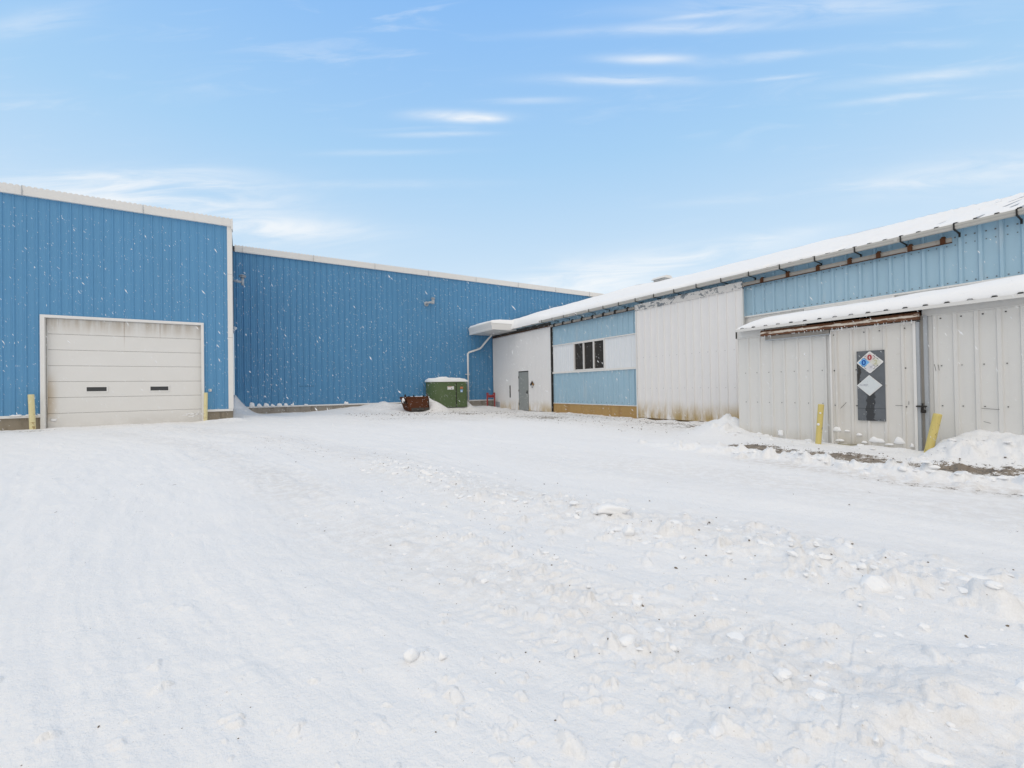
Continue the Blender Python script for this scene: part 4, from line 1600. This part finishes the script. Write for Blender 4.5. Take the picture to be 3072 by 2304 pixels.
# small diamond beside the grey door
XQ = XC-0.10
P3 = thing('hazard_placard', (XQ, 19.66, 1.43), 'small weathered orange, navy and white diamond placard right of the grey door', 'hazard sign')
mb = MB()
diamond(mb, XQ, 19.66, 1.43, 0.20, 0.005)
mb.build('plate', 'brown', P3)
mb = MB()
for (u, v, mi) in ((1, 0, 0), (0, 1, 1), (-1, 0, 2), (0, -1, 3)):
    diamond(mb, XQ-0.003, 19.66+u*0.088, 1.43+v*0.088, 0.084, 0.002, mi=mi)
mb.tube([(XQ-0.003, 19.66, 1.35), (XQ-0.006, 19.66, 1.35)], 0.05, 12, 4)
mb.build('coloured_quarters', ['navy', 'brown', 'orange', 'galv', 'label_white'], P3)


# ------------------------------------------------------------------ bollards
def bollard(x, y, top, lean, r, m, label):
    gzv = ground_z(x, y)
    b = thing('bollard', (x, y, gzv), label, 'bollard', 'yellow bollards guarding the doors')
    mb = MB()
    n = 8
    for i in range(n+1):
        pass
    zs_ = [-0.35, 0, top*0.5, top-0.012, top]
    rs_ = [r, r, r*1.0, r, r*0.9]
    pts = [(x+lean[0]*z, y+lean[1]*z, gzv+z) for z in zs_]
    mb.tube(pts, rs_, 14)
    mb.build('post', m, b, smooth=False)
    return b


bollard(-5.84, 20.25, 1.13, (-0.03, 0.0), 0.075, 'pale_yellow', 'pale yellow leaning bollard left of the garage door')
bollard(-1.24, 20.25, 1.06, (0.02, 0.0), 0.062, 'pale_yellow', 'pale yellow bollard standing right of the garage door')
b1 = bollard(9.95, 4.36, 0.80, (0.0, -0.085), 0.052, 'yellow', 'chipped yellow bollard left of the sliding door, tilted')
b2 = bollard(9.95, 2.68, 0.66, (0.0, -0.20), 0.058, 'yellow', 'chipped yellow bollard by the padlock, leaning to the right')

# ------------------------------------------------------------------ dumpster
DX0, DX1, DY0, DY1, DZ0, DZ1 = 8.86, 10.88, 22.75, 23.85, 0.22, 1.66
DU = thing('dumpster', (9.9, 23.2, 0.2), 'green metal dumpster with a rounded corner and snow on its lid against the blue wall', 'dumpster')


def dump_plan(off=0.0):
    pts = []
    rad = 0.78
    for k in range(9):
        a = math.pi+math.pi/2*k/8
        pts.append((DX0+rad+(rad+off)*math.cos(a), DY0+rad+(rad+off)*math.sin(a)))
    pts += [(DX1+off, DY0-off), (DX1+off, DY1+off), (DX0-off, DY1+off)]
    return pts


mb = MB()
mb.prism([(x, y, DZ0) for x, y in dump_plan()], (0, 0, DZ1-DZ0-0.05))
mb.box(10.22, 10.262, DY0-0.018, DY0, DZ0+0.02, DZ1-0.06, 1)
mb.box(DX1-0.02, DX1+0.02, DY0-0.02, DY0+0.05, DZ0, DZ1-0.06)
body = mb.build('body', ['green', 'dark'], DU)
mb = MB()
mb.prism([(x, y, DZ1-0.05) for x, y in dump_plan(0.022)], (0, 0, 0.055))
mb.build('lid', 'green', DU)
mb = MB()
mb.box(9.71, 10.10, DY0-0.008, DY0-0.002, 1.22, 1.40)
mb.box(9.73, 9.96, DY0-0.011, DY0-0.008, 1.365, 1.39, 1)
mb.box(9.95, 9.98, DY0-0.011, DY0-0.008, 1.24, 1.31, 2)
mb.build('warning_label', ['label_white', 'lab_orange', 'black'], DU)
mb = MB()
mb.box(10.50, 10.64, DY0-0.008, DY0-0.002, 1.06, 1.21)
mb.box(10.53, 10.61, DY0-0.011, DY0-0.008, 1.08, 1.13, 1)
mb.box(10.49, 10.66, DY0-0.010, DY0-0.004, 1.26, 1.37, 2)
mb.build('blue_label', ['lab_blue', 'label_white', 'lab_orange'], DU)


def cap_snow(name, plan, z0, t, seed, label):
    """pillow of snow on a flat top: concentric rings of the outline"""
    cxm = sum(p[0] for p in plan)/len(plan)
    cym = sum(p[1] for p in plan)/len(plan)
    dense = []
    for i in range(len(plan)):
        a, b = plan[i], plan[(i+1) % len(plan)]
        n = max(1, int(math.hypot(b[0]-a[0], b[1]-a[1])/0.06))
        for k in range(n):
            dense.append((a[0]+(b[0]-a[0])*k/n, a[1]+(b[1]-a[1])*k/n))
    dn = np.array(dense)
    rings = [1.04, 1.05, 1.03, 0.985, 0.93, 0.85, 0.7, 0.5, 0.3, 0.0]
    hs = [-0.03, 0.25, 0.6, 0.85, 0.97, 1, 1, 1, 1, 1]
    L = []
    for s_, h0 in zip(rings, hs):
        X = cxm+(dn[:, 0]-cxm)*s_
        Y = cym+(dn[:, 1]-cym)*s_
        tt = t*(1+0.75*fbm(X*1.8, Y*1.8, 3, seed))
        L.append(np.stack([X, Y, z0+h0*tt+0.03*min(h0, 0.2)*fbm(X*6, Y*6, 2, seed+3)], -1))
    P = np.stack(L)
    P = np.concatenate([P, P[:, :1]], 1)
    mb = MB()
    mb.grid(P)
    o = mb.build(name, 'snow', None, smooth=True)
    tag(o, kind='stuff', label=label)


cap_snow('dumpster_snow', dump_plan(0.02), DZ1+0.005, 0.19, 111, 'pillow of snow on the green dumpster lid')

# ------------------------------------------------------------------ rusty steel bin
BN = thing('steel_bin', (7.7, 22.0, 0.2), 'low rusty brown steel bin with tapered sides and lifting lugs in the snow', 'bin')
mb = MB()
fy, by_ = 21.95, 22.75
T = [(7.02, 0.86), (8.30, 0.82)]
mb.prism([(7.02, fy, 0.88), (7.04, fy, 0.68), (7.20, fy, 0.40), (7.28, fy, 0.15), (8.33, fy, 0.15), (8.32, fy, 0.75), (8.26, fy, 0.88)], (0, 0.05, 0))
mb.prism([(7.02, by_, 0.88), (7.28, by_, 0.15), (8.33, by_, 0.15), (8.26, by_, 0.88)], (0, 0.05, 0))
mb.prism([(7.00, fy, 0.88), (7.05, fy, 0.88), (7.30, fy, 0.15), (7.25, fy, 0.15)], (0, by_-fy+0.05, 0))
mb.prism([(8.24, fy, 0.88), (8.29, fy, 0.88), (8.35, fy, 0.15), (8.30, fy, 0.15)], (0, by_-fy+0.05, 0))
mb.box(7.27, 8.33, fy+0.02, by_, 0.16, 0.20)
mb.box(7.02, 8.28, fy-0.03, fy+0.005, 0.81, 0.87)
mb.box(8.05, 8.075, fy-0.02, fy, 0.2, 0.81)
mb.box(7.36, 8.30, fy-0.012, fy, 0.15, 0.30, 1)
mb.build('body', ['rustbin', 'darkfascia'], BN)
for x, hh_, wd in ((7.05, 0.13, 0.07), (7.50, 0.09, 0.05), (8.03, 0.06, 0.06), (8.20, 0.16, 0.04), (8.27, 0.11, 0.02)):
    mb = MB()
    mb.prism([(x-wd, fy+0.01, 0.86), (x+wd, fy+0.01, 0.86), (x+wd*0.35, fy+0.01, 0.88+hh_), (x-wd*0.35, fy+0.01, 0.88+hh_)], (0, 0.04, 0))
    mb.build('lug', 'dark', BN)
mb = MB()
mb.prism([(6.98, fy-0.02, 0.72), (7.08, fy-0.02, 0.58), (7.04, fy-0.02, 0.52), (6.93, fy-0.02, 0.62)], (0, 0.06, 0))
mb.build('hook', 'dark', BN)
mb = MB()
ys_ = np.linspace(fy+0.05, by_, 10)
xs_ = np.linspace(7.06, 8.26, 26)
X, Y = np.meshgrid(xs_, ys_, indexing='ij')
Z = 0.85+0.05*fbm(X*3, Y*3, 3, 121)+0.03
mb.grid(np.stack([X, Y, Z], -1))
mb.blob((6.97, fy+0.1, 0.70), 0.07, 0.14, 0.14, 3)
mb.blob((8.33, fy+0.2, 0.84), 0.06, 0.14, 0.06, 4)
o = mb.build('bin_snow', 'snow', None, smooth=True)
tag(o, kind='stuff', label='snow filling the rusty steel bin')

# ------------------------------------------------------------------ red pipe guard in the corner
RG = thing('pipe_guard', (12.8, 23.4, 0.2), 'dark red H-shaped steel guard in the corner beside the white end panel', 'pipe guard')
for x in (12.57, 13.08):
    mb = MB()
    mb.tube([(x, 23.4, -0.1), (x, 23.4, 0.99)], 0.045, 10)
    mb.build('post', 'red', RG)
mb = MB()
mb.tube([(12.57, 23.4, 0.80), (13.08, 23.4, 0.80)], 0.05, 10)
mb.tube([(12.57, 23.4, 0.72), (13.08, 23.4, 0.72)], 0.03, 8)
mb.tube([(12.60, 23.4, 0.99), (12.74, 23.4, 0.82)], 0.025, 6)
mb.tube([(13.05, 23.4, 0.99), (12.93, 23.4, 0.82)], 0.025, 6)
mb.build('cross_bar', 'red', RG)

# ------------------------------------------------------------------ snow caught on ledges and panels
mb = MB()
k = 0


def ledge(x0, x1, y, z, h_, ax='X'):
    """a broken-off wedge of snow, ragged along its top"""
    global k
    k += 1
    n = max(5, int((x1-x0)/0.02))
    us = np.linspace(x0, x1, n)
    e = np.clip(np.minimum(us-x0, x1-us)/(0.25*(x1-x0)), 0, 1)**0.5
    top = h_*e*(0.8+0.5*fbm(us*7+k, us*0+k*1.7, 3, 140))
    prof = [(0.03, -0.22), (-0.03, -0.20), (-0.07, -0.02), (-0.08, 0.3), (-0.06, 0.7), (-0.025, 0.97), (0.03, 1.0)]
    P = np.zeros((n, len(prof), 3))
    for q, (d_, f_) in enumerate(prof):
        a_ = us
        b_ = y+d_*(0.5+0.6*e)*(1 if ax == 'X' else 0.35)
        P[:, q, 2] = z-0.012+top*f_
        P[:, q, 0], P[:, q, 1] = (a_, b_) if ax == 'X' else (b_, a_)
    mb.grid(P)


for x0, x1 in ((-6.43, -6.13), (-6.08, -5.80), (-5.78, -5.72)):
    ledge(x0, x1, YA-0.03, 0.60, 0.075)
for x0, x1, h_ in ((0.22, 0.45, 0.20), (0.52, 0.74, 0.14), (0.80, 1.05, 0.14), (1.09, 1.30, 0.12), (1.36, 1.60, 0.14), (1.65, 1.85, 0.10), (1.95, 2.12, 0.14), (2.55, 2.75, 0.07), (4.45, 4.68, 0.13)):
    ledge(x0, x1, YB-0.03, 0.56, h_*1.35)
for y0, y1, z, h_ in ((4.05, 4.20, 0.30, 0.09), (3.70, 3.80, 0.24, 0.06), (3.35, 3.60, 0.14, 0.12), (3.05, 3.22, 0.15, 0.10), (5.2, 5.32, 0.12, 0.14), (5.5, 5.65, 0.06, 0.05), (2.93, 2.99, 0.1, 0.08), (3.9, 4.0, 0.30, 0.035), (4.0, 4.16, 0.10, 0.05), (3.62, 3.72, 0.10, 0.05), (3.22, 3.36, 0.10, 0.05), (4.6, 4.8, 0.02, 0.06), (5.66, 5.8, 0.10, 0.05), (5.9, 6.1, 0.02, 0.07)):
    ledge(y0, y1, XSD-0.01 if y0 < 4.3 else XS-0.01, z, h_, 'Y')
mb.blob((9.905, 4.36-0.03, 0.42), 0.02, 0.03, 0.03, 77, n=6)
mb.blob((9.905, 4.34-0.05, 0.65), 0.012, 0.02, 0.02, 78, n=6)
mb.blob((-5.45, YA+0.13, 0.41), 0.09, 0.02, 0.05, 79, n=8)
for i in range(14):
    mb.blob((random.uniform(-2.0, -1.5), YA+0.132, 0.40+random.uniform(-.05, .1)), 0.06, 0.006, 0.018, 200+i, n=6)
o = mb.build('ledge_snow', 'snow', None, smooth=True)
tag(o, kind='stuff', label='small heaps of snow caught on ledges and panels')


# ------------------------------------------------------------------ single chunks of snow on the yard
def chunk(x, y, rx, ry, rz, seed, label, rot=0.0, cuts=9, sink=0.15):
    """a broken piece of packed snow: an ellipsoid planed off by random flats, with a crumbly skin"""
    gzv = ground_z(x, y)
    q = np.random.default_rng(seed)
    th = np.linspace(0, math.pi, 22)[:, None]
    ph = np.linspace(0, 2*math.pi, 41)[None, :]
    D = np.stack([np.sin(th)*np.cos(ph), np.sin(th)*np.sin(ph), np.cos(th)*np.ones_like(ph)], -1)
    r_ = np.ones(D.shape[:2])
    for _ in range(cuts):
        n_ = q.normal(size=3)
        n_ /= np.linalg.norm(n_)
        c_ = D@n_
        r_ = np.where(c_ > 0.05, np.minimum(r_, q.uniform(0.62, 0.9)/np.maximum(c_, 0.05)), r_)
    r_ = r_*(1+0.10*fbm(D[..., 0]*3+D[..., 2]*2+seed, D[..., 1]*3+D[..., 2], 4, 150))
    r_[:, -1] = r_[:, 0]
    P = D*r_[..., None]*np.array([rx, ry, rz])
    P[..., 2] += rz*sink
    mb = MB()
    mb.grid(P)
    o = mb.build('snow_chunk', 'snow', None, smooth=True)
    o.location = (x, y, gzv)
    o.rotation_euler = (0, 0, rot)
    tag(o, label, 'snow chunk', 'loose chunks of snow on the yard')


chunk(2.93, 3.08, 0.21, 0.11, 0.065, 31, 'largest smooth slab-like snow chunk in the middle of the ploughed band', -0.5, 16, 0.0)
chunk(3.24, 1.13, 0.10, 0.08, 0.065, 6, 'rough round snow lump at the near right end of the band', 0, 14)
chunk(0.645, 1.985, 0.042, 0.036, 0.038, 8, 'angular snow chunk, larger of the pair on the smooth snow in the foreground', 0.6, 10, 0.2)
chunk(0.775, 1.92, 0.028, 0.024, 0.026, 9, 'smaller snow chunk of the foreground pair', 1.2, 10, 0.15)
chunk(2.72, 2.62, 0.075, 0.06, 0.05, 12, 'rounded snow lump just below the large slab on its right', 0.9, 12)


def rubble():
    """crumbled ploughed snow: many small broken lumps, too many to count"""
    mb = MB()
    q = np.random.default_rng(5)
    P_ = along(BAND[2:8], 520, 0.30)+along(BAND2[1:6], 110, 0.30)+along(RIDGE[1:6], 150, 0.16)
    P_ += [(q.uniform(9.1, 10.0), q.uniform(-0.5, 2.5)) for _ in range(70)]
    P_ += [(q.uniform(9.6, 10.1), q.uniform(2.8, 6.2)) for _ in range(50)]
    P_ += [(q.uniform(12.4, 13.1), q.uniform(8, 20)) for _ in range(90)]
    P_ += [(q.uniform(1.2, 3.2), q.uniform(0.4, 1.6)) for _ in range(60)]
    th = np.linspace(0, math.pi, 9)[:, None]
    ph = np.linspace(0, 2*math.pi, 15)[None, :]
    D_ = np.stack([np.sin(th)*np.cos(ph), np.sin(th)*np.sin(ph), np.cos(th)*np.ones_like(ph)], -1)
    for (x, y) in P_:
        r0 = (0.008+0.034*q.random()**3.2)*(1.5 if x > 7 else 1.0)
        r_ = np.ones(D_.shape[:2])
        for _ in range(7):
            n_ = q.normal(size=3)
            n_ /= np.linalg.norm(n_)
            c_ = D_@n_
            r_ = np.where(c_ > 0.05, np.minimum(r_, q.uniform(0.5, 0.85)/np.maximum(c_, 0.05)), r_)
        r_ = r_*(1+q.uniform(-.06, .06, r_.shape))
        r_[:, -1] = r_[:, 0]
        P = D_*r_[..., None]*np.array([r0*q.uniform(0.9, 1.6), r0*q.uniform(0.8, 1.3), r0*q.uniform(0.4, 0.75)])
        a = q.uniform(0, 6.28)
        X = P[..., 0]*math.cos(a)-P[..., 1]*math.sin(a)+x
        Y = P[..., 0]*math.sin(a)+P[..., 1]*math.cos(a)+y
        mb.grid(np.stack([X, Y, P[..., 2]+ground_z(x, y)-0.12*r0], -1))
    o = mb.build('snow_rubble', 'snow', None)
    tag(o, kind='stuff', label='crumbled snow lumps of the ploughed bands')


rubble()

# ------------------------------------------------------------------ grit, twigs and clods
mb = MB()
pts = []
for q in along(BAND[1:8], 300, 0.40):
    pts.append((q, 0.0025+0.006*rng.random()**3))
for q in along(BAND2[1:6], 90, 0.4):
    pts.append((q, 0.002+0.004*rng.random()**3))
for _ in range(170):
    a, rr_ = rng.uniform(TH[0], TH[NFINE-1]), 1.5+16*rng.random()**1.4
    pts.append(((rr_*math.cos(a), rr_*math.sin(a)), 0.0015+0.005*rng.random()**4))
for _ in range(420):
    pts.append(((8.75+rng.normal(0, 0.28), rng.uniform(-0.5, 5.4)), 0.003+0.010*rng.random()**2.5))
for _ in range(420):
    pts.append(((rng.uniform(9, 13.2), rng.uniform(7, 20)), 0.005+0.012*rng.random()**2.5))
for _ in range(300):
    pts.append(((rng.uniform(4, 12), rng.uniform(18.5, 21.8)), 0.006+0.018*rng.random()**2.5))
for (x, y), r_ in pts:
    mb.blob((x, y, ground_z(x, y)+r_*0.3), r_*rng.uniform(0.8, 1.8), r_*rng.uniform(0.8, 1.6), r_*0.7, int(rng.integers(1e6)), n=5, jit=0.35)
for _ in range(16):
    a, rr_ = rng.uniform(TH[0], TH[NFINE-1]), 2.5+8*rng.random()
    x, y = rr_*math.cos(a), rr_*math.sin(a)
    z = ground_z(x, y)+0.006
    t = rng.uniform(0, 6.28)
    l = rng.uniform(0.01, 0.03)
    mb.tube([(x, y, z), (x+l*math.cos(t), y+l*math.sin(t), z+0.006), (x+1.7*l*math.cos(t+.3), y+1.7*l*math.sin(t+.3), z)], 0.0015, 4)
o = mb.build('grit', 'debris', None)
tag(o, kind='stuff', label='scattered dark grit, clods and twigs on the snow')

# ------------------------------------------------------------------ falling snow
def flakes():
    N = 30000
    V = np.array([(1, 0, 0), (-1, 0, 0), (0, 1, 0), (0, -1, 0), (0, 0, 1), (0, 0, -1)], float)
    F = np.array([(0, 2, 4), (2, 1, 4), (1, 3, 4), (3, 0, 4), (2, 0, 5), (1, 2, 5), (3, 1, 5), (0, 3, 5)])
    vv, ff = [], []
    k = 0
    fall = np.array([0.853*0.62-0.03, -0.522*0.62, -0.78])
    for _ in range(N):
        r = 1.6+22*rng.random()**0.75
        a = yaw+R(62)*(2*rng.random()-1)
        x, y = r*math.cos(a), r*math.sin(a)
        z = rng.uniform(0.05, 8.2)
        if (x < 0 and y > 20.3) or y > 23.8 or x > 12.6 or (x > 9.8 and y < 6.5):
            continue
        dep = x*0.523+y*0.853
        lat = (x*0.853-y*0.522)/dep
        if (z-CAMZ)/dep > np.interp(lat, [-1.3, -0.66, -0.65, -0.1, 0.15, 0.5, 0.9, 1.3], [0.47, 0.36, 0.30, 0.25, 0.20, 0.22, 0.30, 0.36]):
            continue
        d = fall+rng.normal(0, 0.13, 3)
        d /= np.linalg.norm(d)
        s1 = np.cross(d, (0.3, 0.9, 0.2))
        s1 /= np.linalg.norm(s1)
        s2 = np.cross(d, s1)
        s = 0.0021*rng.lognormal(0, 0.35)*(0.6+0.05*r)
        asp = rng.uniform(3.0, 6.5)
        J = V*(1+rng.uniform(-0.25, 0.25, (6, 1)))
        P = np.array([x, y, z])+s*(J[:, :1]*s1+J[:, 1:2]*s2+asp*J[:, 2:]*d)
        vv.append(P)
        ff.append(F+k)
        k += 6
    vv = np.concatenate(vv)
    ff = np.concatenate(ff)
    me = bpy.data.meshes.new('falling_snow')
    me.from_pydata(vv.tolist(), [], ff.tolist())
    me.materials.append(MAT['flake'])
    o = bpy.data.objects.new('falling_snow', me)
    COL.objects.link(o)
    tag(o, kind='stuff', label='snowflakes falling across the yard')


flakes()
